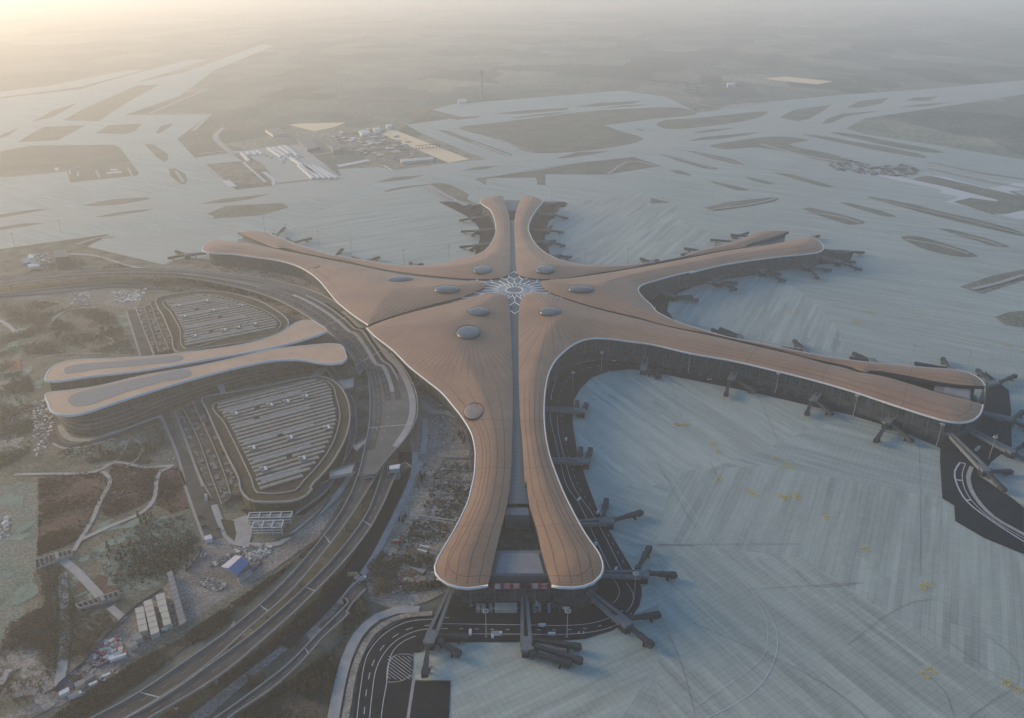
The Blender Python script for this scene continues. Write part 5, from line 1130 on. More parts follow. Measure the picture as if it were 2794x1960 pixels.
for i, q in enumerate(MAST.split('|')):
    c_, lab = q.split(':'); t_, xy = c_.split(); x, y = map(float, xy.split(',')); p = G(t_, x, y, 0)
    o = mast0 if i == 0 else copy_tree(mast0)
    o.location = (p.x, p.y, 0); o['label'] = 'light mast ' + lab.replace('of the kerbed bend, in front of the left half of the sign wall', 'of the kerbed bend below the sign wall')
# ================================================================ site cabins, sheds, vehicles, small works
def box_building(s, z, label, name, cat, mat, roofmat, gable=0.0, windows=True, group=None):
    c = trace(s, z); q = [V3(p.x, p.y, 0) for p in c]; ctr = sum(q, V3(0, 0, 0)) / len(q)
    T = empty(name, ctr, label, cat, group); w_ = MB(); w_.prism(q, 0, z); wo = w_.build('wall', MT[mat], T)
    a, b, c2, d = q[:4]
    r = MB()
    if gable:
        m1, m2 = a.lerp(b, .5), d.lerp(c2, .5); e = .6
        P = [V3(a.x, a.y, z), V3(b.x, b.y, z), V3(c2.x, c2.y, z), V3(d.x, d.y, z), V3(m1.x, m1.y, z + gable), V3(m2.x, m2.y, z + gable)]
        r.add(P, [(0, 3, 5, 4), (1, 4, 5, 2), (0, 4, 1), (3, 2, 5)])
    else: r.prism([ctr + (p - ctr) * 1.03 for p in q], z + .02, z + .35)
    ro = r.build('roof', MT[roofmat], T)
    L = (d - a).length; n = max(1, int(L / 6))
    if not gable:
        sm = MB()
        for i in range(1, n): p1, p2 = a.lerp(d, i / n), b.lerp(c2, i / n); sm.beam((p1.x, p1.y, z + .42), (p2.x, p2.y, z + .42), .22, .12)
        if n > 1: sm.build('seam', MT['greyedge'], ro)
    if windows:
        wm = MB(); dv = (d - a).normalized(); nn = Vector((-dv.y, dv.x, 0)); az = math.atan2(dv.y, dv.x); sgn = 1 if (a - b).dot(nn) > 0 else -1
        for i in range(n):
            for side, base in ((1, a), (-1, b)):
                p = base + dv * (L * (i + .5) / n) + nn * sgn * side * .03
                for zz in ([z * .55] if z < 5 else [z * .3, z * .75]): wm.box((p.x, p.y, zz), (1.8, .12, 1.1), az)
        wm.build('windows', MT['dark'], T)
    return T
box_building('h 1232,470 1335,440 1390,730 1285,755', 6, 'cream site cabin row standing furthest left in the yard', 'site_cabin', 'cabin', 'cream', 'cream')
box_building('h 1340,385 1442,352 1535,750 1430,790', 6, 'longest cream site cabin row, between two others', 'site_cabin', 'cabin', 'cream', 'cream')
box_building('h 1492,300 1598,268 1645,490 1545,515', 6, 'cream site cabin row beside the grey shed, upper block', 'site_cabin', 'cabin', 'cream', 'cream')
box_building('h 1558,522 1650,500 1688,650 1592,680', 6, 'short cream site cabin below the upper block beside the grey shed', 'site_cabin', 'cabin', 'cream', 'cream')
box_building('h 1195,800 1300,758 1330,830 1225,872', 4, 'pale flat hut at the foot of the left cabin row', 'hut', 'hut', 'cream', 'roofgrey')
box_building('h 1138,915 1240,862 1262,910 1158,965', 4, 'lilac grey hut beside the scrap heap', 'hut', 'hut', 'cream', 'roofgrey')
box_building('h 1635,25 1700,0 1870,620 1790,672', 5, 'long narrow shed with grey roof right of the cream cabins', 'long_shed', 'shed', 'greyedge', 'roofgrey')
box_building('h 470,1400 590,1340 605,1395 490,1452', 3.2, 'pinkish container in the lower yard, left of a grey one', 'container', 'container', 'cream', 'roofgrey')
box_building('h 595,1325 705,1262 722,1315 612,1378', 3.2, 'grey container end to end with the pinkish one', 'container', 'container', 'roofgrey', 'greyedge')
box_building('h 275,1515 395,1450 412,1495 290,1558', 3.2, 'white ribbed container at the lowest corner of the yard', 'container', 'container', 'white', 'white')
box_building('h 885,1075 960,1040 975,1068 900,1105', 3, 'white container at the edge of the scrap heap', 'container', 'container', 'white', 'white')
box_building('h 960,1035 1060,980 1078,1010 975,1070', 3, 'pale green container next to the red scrap', 'container', 'container', 'greenish', 'greenish')
box_building('g 842,1418 935,1352 970,1395 870,1462', 3.2, 'lower pale container beside the blue roofed shed', 'container', 'container', 'cream', 'roofgrey')
box_building('g 948,1340 1048,1282 1078,1322 975,1388', 3.2, 'upper pale container beside the blue roofed shed', 'container', 'container', 'cream', 'roofgrey')
box_building('g 330,770 435,742 455,800 345,830', 4, 'white gatehouse hut at the end of the boulevard', 'hut', 'hut', 'white', 'white')
SH = box_building('g 590,1245 840,1380 1040,1180 810,1065', 6, 'steel shed with curved roof half lilac half blue on the site track', 'blue_roof_shed', 'shed', 'greyedge', 'bluesheet', 3.0, False)
SHc = [o for o in SH.children if o.name.startswith('roof')][0]
SHc.data.materials.append(MT['lilac']); SHc.data.polygons[0].material_index = 1
box_building('g 850,150 860,150 862,152 852,152', 1, 'x', 'x', 'x', 'cream', 'cream') if False else None
box_building('A 1865,880 1945,872 2003,920 1925,938', 8, 'large pale flat roofed hall among the works beyond the runway', 'hall', 'hall', 'greyedge', 'roofgrey', windows=False)
box_building('A 2045,900 2100,897 2138,925 2085,940', 7, 'smaller pale hall right of the large one beyond the runway', 'hall', 'hall', 'greyedge', 'roofgrey', windows=False)
box_building('A 1660,812 1750,806 1805,838 1710,845', 8, 'low pale hall left of the large one beyond the runway', 'hall', 'hall', 'cream', 'roofgrey', windows=False)
box_building('D 180,155 207,150 210,170 183,173', 14, 'white cube block by the far left road', 'block_building', 'building', 'white', 'white')
box_building('D 175,212 245,205 247,220 178,228', 5, 'low white roofed hut in front of the white cube block', 'hut', 'hut', 'white', 'white')
box_building('D 140,180 185,172 190,195 145,203', 6, 'pale blue hut left of the white cube block', 'hut', 'hut', 'bluesheet', 'bluesheet')
box_building('D 335,125 410,118 428,160 345,168', 26, 'dark grey tower block with pale cap by the far left road', 'dark_block', 'building', 'slate', 'greyedge')
box_building('B 440,1000 640,985 650,998 450,1014', 6, 'low pale shed beyond the runway near the long basin', 'hut', 'hut', 'cream', 'fresh', windows=False)
box_building('B 180,820 235,815 255,832 200,840', 9, 'small white hall at the upper end of the works road', 'hall', 'hall', 'white', 'white', windows=False)
box_building('B 270,803 310,800 320,812 280,816', 8, 'white block left of the upper end of the long basin', 'hall', 'hall', 'white', 'white', windows=False)
box_building('B 350,782 385,778 392,790 358,795', 8, 'small white block right above the long basin', 'hall', 'hall', 'white', 'white', windows=False)
box_building('B 0,905 50,900 70,935 20,945', 12, 'white hall at the edge of the works road', 'hall', 'hall', 'greyedge', 'roofgrey', windows=False)
box_building('C 435,520 480,518 490,530 440,533', 12, 'small white building in the far fields at the upper right', 'hall', 'hall', 'white', 'white', windows=False)
box_building('B 800,625 850,620 860,632 805,636', 10, 'pale building at the foot of the control tower', 'hall', 'hall', 'white', 'fresh', windows=False)
# control tower
p = G('B', 952, 628, 0); T = empty('control_tower', p, 'pale air traffic control tower rising from the haze beyond the far apron', 'control tower')
m = MB(); m.cyl((p.x, p.y, 0), (p.x, p.y, 96), 5, 4, 12); m.build('shaft', MT['roofgrey'], T)
m = MB(); m.cyl((p.x, p.y, 92), (p.x, p.y, 102), 5, 11, 12); m.cyl((p.x, p.y, 102), (p.x, p.y, 109), 11, 9, 12); m.cyl((p.x, p.y, 109), (p.x, p.y, 114), 6, 3, 10); m.build('cab', MT['roofgrey'], T)
# pipe bridge over the long basin
T = empty('pipe_bridge', G('B', 600, 925, 0), 'thin dark truss footbridge crossing the long bright basin', 'truss bridge'); m = MB()
a, b = G('B', 540, 940, 0), G('B', 690, 930, 0)
for z_ in (4, 12): m.beam((a.x, a.y, z_), (b.x, b.y, z_), 1.4, 1.4)
for i in range(8): q = a.lerp(b, i / 7); m.beam((q.x, q.y, 0), (q.x, q.y, 12), 1.2, 1.2)
m.build('truss', MT['dark'], T)
# rows of long white polytunnel roofs on the works yard
for i, (x0, y0, x1, y1) in enumerate([(1680, 925, 1760, 978), (1710, 922, 1790, 972), (1750, 915, 1815, 960), (1785, 912, 1860, 968), (1820, 985, 1980, 1085), (1870, 1030, 1960, 1112), (1900, 1025, 1995, 1112), (1930, 1035, 2030, 1112), (1960, 1035, 2070, 1112), (1990, 1045, 2105, 1110), (1510, 955, 1558, 1005), (1545, 950, 1560, 968), (1580, 945, 1600, 968), (1610, 940, 1640, 962)]):
    a, b = G('A', x0, y0, 5), G('A', x1, y1, 5); m = MB(); d_ = (b - a).normalized(); m.beam(a + V3(0, 0, -2), b + V3(0, 0, -2), 8, 4); m2 = m.build('long_roof', MT['white'])
    tag(m2, 'long white roof on the works yard beyond the runway, ' + ['first of the short upper group', 'second of the short upper group', 'third of the short upper group', 'longest of the upper group', 'reaching from the upper to the lower group', 'leftmost of the lower group', 'second of the lower group', 'third of the lower group', 'fourth of the lower group', 'rightmost of the lower group', 'along the yard corner', 'tiny one at the yard corner', 'small one above the yard corner', 'small one under the upper group'][i], 'shed roof', 'white roofs on the works yard')
# works strip by the runway
for s in ('A 1515,1018 1530,1015 1670,1138 1655,1142', 'A 1640,1078 1665,1075 1725,1120 1725,1160 1705,1162 1700,1130', 'A 1390,1132 1440,1128 1485,1168 1430,1172', 'B 40,1035 240,998 255,1008 60,1048', 'B 330,1040 345,1038 400,1066 385,1070'):
    sheet('pavement', s, 0, 'fresh')
sheet('pavement', 'A 1500,955 1870,905 2050,1040 2100,1110 1900,1130 1740,1150 1650,1030', 0, 'taxi')
for s in ('A 430,1068 440,1066 445,1090 436,1092', 'A 482,1080 492,1080 494,1105 485,1105', 'A 665,1080 760,1072 762,1082 668,1090', 'A 690,1060 735,1058 738,1068 692,1070', 'A 0,595 95,593 95,598 0,600', 'A 1445,950 1510,948 1512,956 1446,960', 'A 340,1052 365,1050 368,1068 345,1070'):
    sheet('pavement', s, 0, 'fresh')
def rd(s, w_, mat): LEVEL[0] += .004; L = smooth(s, LEVEL[0], 20); mb = MB(); mb.ribbon(L, w_, LEVEL[0]); tag(mb.build('road', MT[mat]), kind='structure')
for s, w_ in (('A 1400,800 1350,850 1460,970', 18), ('A 1240,965 1460,940', 10), ('A 1320,715 1210,820', 14), ('A 940,710 1150,620 1300,560', 14), ('A 1860,990 2100,950 2296,930', 10), ('A 780,722 980,712 1320,715', 12), ('A 1280,1030 1400,1130', 8), ('A 1100,1070 1150,1140', 8), ('A 600,1065 625,1115', 6), ('A 800,1050 830,1105', 6), ('A 0,1110 420,1065 500,1045', 6),
              ('B 890,890 1000,930 1130,975', 12), ('B 1050,870 1160,915 1280,955', 8), ('B 1740,1090 1900,1010 2050,1040', 8), ('B 1000,1110 1500,1030 1880,988', 6), ('C 60,980 200,1010 350,1055', 8), ('C 240,955 400,995 530,1033', 6), ('C 640,900 760,935 1000,990 1160,1015', 14), ('C 930,1330 1100,1350 1270,1395', 6), ('C 1560,1500 1750,1530 1950,1590', 6), ('C 1850,1460 2020,1500 2150,1540', 6),
              ('C 1400,1260 1900,1370 2296,1470', 5), ('C 320,1315 560,1285 740,1245', 6), ('F 1970,365 2120,330 2296,275', 8), ('C 1700,1055 2000,1120 2296,1180', 10), ('C 1700,1010 2000,1075 2296,1120', 10), ('C 200,640 380,670 700,640', 10), ('B 620,1160 740,1230 860,1290', 12), ('B 590,1175 740,1255', 10), ('A 480,1530 620,1490 720,1475', 6), ('D 400,145 560,150 780,210 900,238', 8), ('D 0,390 400,350 700,320 900,325', 5)):
    rd(s, w_, 'paving')
# heaps of scrap and building waste: loose pieces nobody could count
def heap(name, s, n, sizes, mats, label, h=1.0):
    ring = [(p.x, p.y) for p in trace(s, 0)]; xs = [p[0] for p in ring]; ys = [p[1] for p in ring]; ms = [MB() for _ in mats]; k = 0
    m = MB()
    while k < n:
        x, y = random.uniform(min(xs), max(xs)), random.uniform(min(ys), max(ys))
        if not inside(np.array([x]), np.array([y]), ring)[0]: continue
        k += 1; m.cur = random.randrange(len(mats)); l = random.uniform(*sizes); m.box((x, y, random.uniform(.2, h)), (l, l * random.uniform(.25, .9), random.uniform(.3, 1.3)), random.uniform(0, 3.14))
    o = m.build(name, [MT[q] for q in mats]); tag(o, label, None, None, 'stuff')
heap('scrap_heap', 'h 800,900 920,840 1040,850 1065,940 1060,1000 880,1110 800,1130 700,1040', 420, (.8, 4.5), ['greyedge', 'cream', 'red', 'dark', 'greenish', 'white', 'para'], 'mixed scrap')
heap('scrap_heap', 'h 990,1060 1110,1000 1130,1030 1010,1105', 90, (1, 4), ['red', 'red', 'greyedge'], 'red scrap')
heap('scrap_heap', 'h 480,1250 640,1160 720,1180 700,1260 600,1330 460,1380 380,1420', 260, (.8, 5), ['dark', 'greyedge', 'dark', 'cream'], 'dark scrap')
heap('scrap_heap', 'h 240,1470 330,1370 440,1400 470,1450 420,1490', 90, (1.5, 5), ['navy', 'dark', 'navy'], 'blue tarps')
heap('rubble', 'g 800,980 1000,930 1280,880 1400,930 1350,1060 1200,1150 1080,1170 980,1080 880,1040', 620, (.7, 3.6), ['para', 'cream', 'greyedge', 'white', 'para', 'slate'], 'pale rubble')
heap('rubble', 'g 240,1510 370,1420 470,1440 690,1540 640,1600 540,1640 400,1600', 560, (1.0, 2.4), ['para', 'cream', 'greyedge', 'slate'], 'stacked stone')
heap('rubble', 'g 430,1230 600,1120 740,1050 760,1070 620,1180 450,1270', 120, (1, 4), ['greyedge', 'cream', 'slate'], 'planks')
heap('rubble', 'g 1050,1290 1190,1170 1210,1190 1090,1310', 80, (1, 5), ['slate', 'dark', 'greyedge'], 'dark planks')
heap('rubble', 'H 850,880 950,870 1200,875 1600,850 1650,880 1550,930 1200,945 860,940', 260, (.6, 2.6), ['greyedge', 'slate', 'dark', 'cream'], 'site clutter')
heap('rubble', 'D 180,150 300,140 330,230 280,250 170,240', 120, (2, 6), ['white', 'cream', 'bluesheet', 'greyedge'], 'far clutter')
heap('rubble', 'D 440,380 560,370 560,470 440,480', 160, (2, 6), ['cream', 'greyedge', 'roofgrey'], 'far clutter'); heap('rubble', 'D 700,380 920,365 880,440 720,450', 160, (2, 6), ['cream', 'white', 'greyedge'], 'far clutter')
heap('rubble', 'D 200,1080 290,1050 340,1200 300,1350 230,1450 210,1300', 300, (1, 4), ['cream', 'white', 'russetp', 'greyedge'], 'clutter')
heap('rubble', 'C 1050,1050 1150,990 1350,1040 1550,1030 1640,1060 1600,1110 1350,1100 1200,1085', 240, (4, 14), ['slate', 'greyedge', 'asphalt_old'], 'dark spoil', 2)
heap('rubble', 'E 1900,0 1900,1', 0, (1, 2), ['dark'], 'x') if False else None
heap('rubble', 'G 0,350 60,340 60,480 0,490', 80, (1, 4), ['cream', 'greyedge', 'white'], 'clutter'); heap('rubble', 'i 1300,900 1500,1300 1900,1300 2050,1000 2100,700 1700,650 1500,700', 160, (.8, 3.5), ['para', 'slate', 'greyedge'], 'nursery clutter'); heap('rubble', 'H 560,30 870,20 870,230 800,400 690,540 480,560 420,480 560,200', 420, (.5, 2.4), ['cream', 'para', 'slate', 'greenish', 'white'], 'nursery bits'); heap('rubble', 'H 230,700 420,620 640,690 700,760 420,830 240,820', 120, (.6, 2.6), ['cream', 'redp', 'slate', 'white'], 'yard bits'); heap('rubble', 'E 560,940 700,1040 880,1330 700,1380 560,1300 540,1100', 160, (.8, 3), ['cream', 'para', 'slate'], 'terminal side bits'); heap('rubble', 'D 860,500 960,770 975,770 880,500', 90, (1, 3.5), ['cream', 'para', 'white'], 'kerb bits'); heap('rubble', 'D 1120,1150 1280,1580 1300,1580 1150,1150', 110, (1, 3.5), ['cream', 'para', 'white', 'slate'], 'kerb bits')
heap('rubble', 'A 1650,980 1700,960 1860,960 1900,1000 1750,1040', 60, (5, 16), ['white', 'cream', 'greyedge'], 'yard clutter', 3); heap('rubble', 'B 0,830 300,800 480,870 560,990 440,1030 200,960 50,900', 170, (6, 26), ['white', 'cream', 'greyedge', 'slate'], 'works clutter', 4)
heap('rubble', 'C 180,530 560,510 620,560 300,570', 60, (10, 30), ['roofgrey', 'greyedge'], 'village', 6); heap('rubble', 'B 1900,500 2296,480 2296,600 2000,560', 50, (10, 30), ['roofgrey', 'greyedge'], 'village', 6)
# nursery: low walls and planting beds in rows
for i, (s, lab) in enumerate((('i 1430,240 2200,262', 'uppermost'), ('i 1600,475 2210,520', 'second'), ('i 1510,700 2200,745', 'third'), ('i 1400,980 1900,1015', 'fourth'), ('i 1330,1225 1700,1260', 'fifth'), ('i 1100,1465 1900,1580', 'longest, pale'), ('l 980,150 1600,240', 'sixth'), ('l 620,640 1200,760', 'lowest'))):
    c = trace(s, 0); m = MB(); m.wall(resample(c, 4.0), 0, 1.6 if i != 5 else 2.2, 1.4 if i != 5 else 2.0); tag(m.build('garden_wall', MT['para' if i in (1, 3, 5) else 'greyedge']), lab + ' low garden wall across the nursery beside the near pier', 'garden wall', 'low walls in the nursery')
# open sided garden pavilions on the landscape
for s, lab in (('h 485,405 1010,240 1035,310 540,455', 'long roofless pavilion of pale ribs across the garden path'), ('G 218,612 440,545 455,575 225,672', 'grey walled terrace at the left fork of the garden path'), ('G 0,0 1,0 1,1 0,1', None)):
    if not lab: continue
    c = trace(s, 3.2); T = empty('garden_pavilion', (c[0].x, c[0].y, 0), lab, 'pavilion'); m = MB()
    m.wall([c[0], c[1], c[2], c[3], c[0]], 0, 3.2, .9); m.build('wall', MT['para'], T)
    m = MB()
    for i in range(9):
        a, b = c[0].lerp(c[1], i / 8), c[3].lerp(c[2], i / 8); m.beam((a.x, a.y, 3.3), (b.x, b.y, 3.3), .6, .5)
    m.build('rafters', MT['roofgrey'], T); m = MB()
    a, b, e, f = c[0].lerp(c[1], .55), c[0].lerp(c[1], .65), c[3].lerp(c[2], .65), c[3].lerp(c[2], .55); m.prism([a, b, e, f], 3.6, 4.1); m.build('roof_slab', MT['roofgrey'], T)
# blue site hoarding
for i, (s, lab) in enumerate((('h 1575,235 1330,385 1230,460 1110,570 940,745 760,960 560,1180 400,1320 250,1450 265,1545', 'blue site hoarding running behind the cabins and the scrap heap'), ('g 230,960 290,940 250,1100 150,1230 20,1340', 'dark site hoarding at the edge of the park by the gatehouse'), ('h 760,1220 1000,1110 1130,1020', 'blue hoarding in front of the scrap heap'))):
    T = empty('hoarding', trace(s, 0)[0], lab, 'fence'); L = resample(trace(s, 0), 4.0); m = MB(); m.wall(L, 0, 2.4, .15); m.build('panels', MT['navy'], T); m = MB()
    for p in L[::2]: m.box((p.x, p.y, 1.3), (.25, .25, 2.6))
    m.build('posts', MT['slate'], T)
# ---------------------------------------------------------------- vehicles
def vehicle(kind, col):
    T = empty(kind, (0, 0, 0)); L, Wd, H = {'car': (4.6, 1.9, .85), 'van': (5.6, 2.1, 1.9), 'truck': (8.5, 2.5, 2.6), 'bus': (11.5, 2.7, 2.7)}[kind]
    m = MB(); m.box((0, 0, .4 + H / 2), (L, Wd, H), 0, .97); m.build('body', MT[col], T)
    m = MB()
    if kind == 'car': m.box((-.2, 0, 1.25 + .3), (2.5, 1.7, .6), 0, .75)
    elif kind == 'truck': m.box((L / 2 - .9, 0, 2.0), (1.9, 2.55, 1.2), 0, .92)
    else: m.box((L / 2 - .6, 0, .4 + H * .66), (1.3, Wd * 1.01, H * .42), 0, .93)
    m.build('windows', MT['dark'], T)
    if kind == 'truck': m = MB(); m.box((-.9, 0, 3.05), (6.2, 2.4, .3)); m.build('cargo_cover', MT['roofgrey'], T)
    for x in (-L * .32, L * .32):
        for y in (-Wd / 2, Wd / 2): m = MB(); m.cyl((x, y - .12, .42), (x, y + .12, .42), .42, n=10); m.build('wheel', MT['rubber'], T)
    return T
MT['rubber'] = plain('tyre', (.02, .02, .022), .8, .1, 1)
protos = {}
VEH = [('van', 'white', 'h 720,1440', 35, 'white van on the left verge of the site track'), ('van', 'white', 'h 885,1335', 35, 'white van leaving the site track verge'), ('car', 'white', 'h 835,1375', -20, 'white car just below the van'),
 ('bus', 'white', 'h 1035,1115', 28, 'long white bus below the red scrap'), ('van', 'white', 'h 1622,748', 28, 'white van below the short cream cabin'), ('van', 'white', 'h 1668,722', 28, 'second white van below the short cream cabin'), ('car', 'cream', 'h 1708,690', 28, 'pale car at the corner of the short cream cabin'),
 ('car', 'white', 'h 570,1540', -20, 'white car near the lowest container'), ('car', 'white', 'h 995,1275', -25, 'white car by the orange load on the track'), ('truck', 'white', 'h 500,1590', 30, 'white truck at the bottom of the site track'), ('car', 'cream', 'h 1438,825', 30, 'pale car under the longest cabin row'),
 ('truck', 'white', 'g 365,200', 110, 'white truck parked on the boulevard by the planted beds'), ('car', 'white', 'g 325,1075', 15, 'white car on the track above the blue shed'), ('car', 'white', 'g 310,1105', 15, 'white car parked behind another above the blue shed'), ('car', 'dark', 'g 270,490', 20, 'dark car on the boulevard'), ('car', 'dark', 'g 330,640', 60, 'dark car further down the boulevard'), ('car', 'slate', 'g 550,680', 30, 'grey car by the boulevard kerb'),
 ('car', 'white', 'G 1105,1550', -50, 'white car on the dirt track under the viaduct'), ('truck', 'yellowp', 'H 145,722', 0, 'yellow excavator truck at the broken end of the slip road'), ('truck', 'white', 'H 200,750', 20, 'white truck at the broken end of the slip road'), ('truck', 'slate', 'H 175,742', 60, 'grey truck at the broken end of the slip road'),
 ('truck', 'redp', 'l 630,420', 0, 'red truck on the nursery track'), ('truck', 'white', 'H 870,748', 0, 'white box unit lying on the left lobe roof') if False else ('car', 'white', 'E 1645,805', 0, 'white car on the inner bay road'), ('car', 'white', 'F 860,960', -20, 'white car on the road before the long right pier'), ('van', 'white', 'F 815,955', -20, 'white van on the road before the long right pier'), ('van', 'slate', 'F 1320,1095', -20, 'grey van on the road near the third bridge'),
 ('car', 'white', 'F 325,940', 0, 'white car on the edge of the bay apron'), ('van', 'white', 'H 880,1085', 90, 'cream van at the apron edge left of the mast'), ('car', 'white', 'H 1575,1085', 0, 'white car on the road right of the three arm bridge'), ('car', 'dark', 'H 1905,790', 70, 'dark car at the bulging road corner'), ('van', 'white', 'H 1480,930', 0, 'white van among the works by the end wall'), ('car', 'white', 'D 1075,1445', 30, 'white car at the end of the upper garden path'),
 ('truck', 'bluep', 'H 860,190', 60, 'blue truck in the nursery against the pier edge'), ('van', 'white', 'H 1295,905', 90, 'white van parked on end beside the three arm bridge'), ('car', 'white', 'D 235,1165', 60, 'white car by the left end of the transport centre'), ('car', 'white', 'D 245,1300', 0, 'white car in the clearing left of the transport centre'), ('car', 'white', 'E 30,620', 120, 'white car on the departures deck'), ('car', 'white', 'F 1600,1185', -20, 'white car beyond the third bridge')]
for kind, col, c_, az, lab in VEH:
    t_, xy = c_.split(); x, y = map(float, xy.split(',')); p = G(t_, x, y, 0)
    z_ = PZ if 'departures deck' in lab else 0
    key = (kind, col); o = protos.get(key)
    if o is None: o = protos[key] = vehicle(kind, col); first = o
    else: o = copy_tree(o)
    if z_: p = G(t_, x, y, z_)
    o.location = (p.x, p.y, z_ + LEVEL[0]); o.rotation_euler = (0, 0, math.radians(az)); tag(o, lab, kind, 'vehicles about the site')
for c_, az in (('H 1560,250', 60), ('H 1680,330', 60), ('H 1655,545', 60), ('H 1330,1040', 0), ('H 1020,1100', 90), ('H 1045,1095', 0), ('H 1390,1095', 0), ('H 1790,690', 60), ('H 1900,700', 60), ('E 1430,900', 50), ('E 1640,806', 10), ('E 1780,822', 0), ('E 1480,1320', 80), ('F 140,800', -10), ('F 540,905', -20), ('F 1000,1040', -20), ('F 1160,1090', -20), ('F 1850,1310', -20), ('F 2120,1290', 40), ('F 2000,1380', 40), ('F 2240,1300', 60), ('E 2030,500', 60), ('F 330,330', 0), ('F 620,280', 10), ('F 960,210', 10)):
    t_, xy = c_.split(); x, y = map(float, xy.split(',')); p = G(t_, x, y, 0); kind = random.choice(('van', 'car', 'truck'))
    o = copy_tree(protos[(kind, 'white')]); o.name = 'service_vehicle'; o.location = (p.x, p.y, LEVEL[0]); o.rotation_euler = (0, 0, math.radians(az)); tag(o, 'small white service vehicle parked by the boarding bridges', 'service vehicle', 'service vehicles by the boarding bridges')
# boxes and generators by the end wall
for i, x in enumerate([480, 540, 640, 710, 760, 805, 850, 900, 945, 1190, 1250, 1370]):
    w2 = 22 if x < 1000 else 18; mat_ = 'cream' if i in (3, 4, 5, 6, 7, 8) else 'roofgrey'
    box_building(f'a {x-w2},580 {x+w2},580 {x+w2+2},665 {x-w2-2},665', 3.4, ['pale cabin near the left corner of the sign wall', 'pale cabin second from the left before the sign wall', 'pale cabin third from the left', 'first of six joined pale cabins', 'second of six joined pale cabins', 'third of six joined pale cabins', 'fourth of six joined pale cabins', 'fifth of six joined pale cabins', 'last of six joined pale cabins', 'narrow cabin right of the middle bridge', 'second narrow cabin right of the middle bridge', 'grey cabin by the sloping ramp'][i] + ' before the end wall', 'site_cabin', 'cabin', mat_, mat_, windows=False, group='cabins before the end wall')
for i, (s, lab) in enumerate((('l 1110,450 1130,440 1320,470 1300,500', 'upper of two long pale nursery sheds'), ('l 1060,530 1085,520 1265,560 1245,592', 'lower of two long pale nursery sheds'), ('l 900,905 960,905 1240,960 1180,1040', 'dark clad shed with pale roof strip in the nursery'))):
    box_building(s, 3, lab, 'nursery_shed', 'shed', 'cream' if i < 2 else 'slate', 'white' if i < 2 else 'roofgrey', windows=False)
box_building('c 1255,1050 1270,1045 1275,1075 1260,1080', 3, 'small dark kiosk', 'kiosk', 'kiosk', 'dark', 'dark') if False else None
box_building('i 480,395 700,360 680,450 480,470', 14, 'pale green canopy block standing on the upper end of the lower viaduct lane', 'canopy_block', 'building', 'greenish', 'white', windows=False)
# orange spoil and orange nets at far left; a few colour accents of the site
for s in ('D 60,825 85,815 90,875 65,880', 'D 105,815 130,805 130,870 105,865', 'G 345,675 370,672 365,690 340,692', 'G 205,700 240,690 235,705'):
    LEVEL[0] += .004; m = MB(); m.prism(up(trace(s, 0), 0), 0, 1.2); tag(m.build('spoil_mound', MT['orange']), {'D 60': 'orange covered mound, left of a matching pair in the park', 'D 10': 'orange covered mound, right of a matching pair in the park', 'G 34': 'yellowish mound beside the garden path', 'G 20': 'small rusty mound near the netted strip'}[s[:4]], 'mound')
# ================================================================ trees and shrubs
def crown_mesh(name, h, w_, n, leaf, shape, seed, trunk_h):
    rnd = random.Random(seed); m = MB()
    cl = []
    for i in range(max(4, n // 9)):
        t_ = rnd.random(); a = rnd.random() * 6.283
        if shape == 'cone': z = trunk_h + (h - trunk_h) * (t_ ** 1.25); r = w_ * .5 * (1 - (z - trunk_h) / (h - trunk_h)) * rnd.uniform(.45, 1)
        elif shape == 'round': z = trunk_h + (h - trunk_h) * t_; q = (z - trunk_h) / (h - trunk_h) * 2 - 1; r = w_ * .5 * math.sqrt(max(0, 1 - q * q)) * rnd.uniform(.3, 1)
        else: z = trunk_h + (h - trunk_h) * t_ ** .7; r = w_ * .5 * rnd.uniform(.1, 1) * (.5 + .5 * t_)
        cl.append((r * math.cos(a), r * math.sin(a), z))
    for i in range(n):
        c = cl[i % len(cl)]; s = w_ * .11
        p = Vector((c[0] + rnd.gauss(0, s), c[1] + rnd.gauss(0, s), max(.1, c[2] + rnd.gauss(0, s * .8)))); d = Vector((rnd.gauss(0, 1), rnd.gauss(0, 1), rnd.gauss(0, 1) + .6)).normalized(); e = d.orthogonal().normalized(); f = d.cross(e); k = leaf * rnd.uniform(.6, 1.3)
        m.add([p + e * k, p + f * k * .7, p - e * k, p - f * k * .7], [(0, 1, 2, 3)])
    return m
def leaf_mat(name, cols, tr=.0):
    m, t, b = new_mat(name); oi = nd(t, 'ShaderNodeObjectInfo'); co = world_co(t)
    f = math_(t, 'ADD', math_(t, 'MULTIPLY', noise(t, co, .6, 3, .6), .6), math_(t, 'MULTIPLY', oi.outputs['Random'], .4))
    t.links.new(ramp(t, f, [(.25 + .5 * i / (len(cols) - 1), c) for i, c in enumerate(cols)]), b.inputs['Base Color']); b.inputs['Roughness'].default_value = .9; b.inputs['Specular IOR Level'].default_value = .1
    return m
MT['conifer'] = leaf_mat('conifer_leaf', [(.018, .026, .018), (.035, .045, .03), (.055, .06, .04)])
MT['bare'] = leaf_mat('bare_twigs', [(.075, .06, .045), (.12, .098, .072), (.165, .14, .105)])
MT['olive'] = leaf_mat('olive_leaf', [(.055, .062, .042), (.09, .095, .062), (.14, .135, .09)])
MT['ochre'] = leaf_mat('ochre_leaf', [(.075, .065, .03), (.12, .10, .045), (.15, .13, .06)])
MT['russetleaf'] = leaf_mat('russet_leaf', [(.05, .032, .026), (.085, .055, .042), (.12, .085, .062)])
MT['bark'] = plain('bark', (.06, .045, .035), .9, .2, 2)
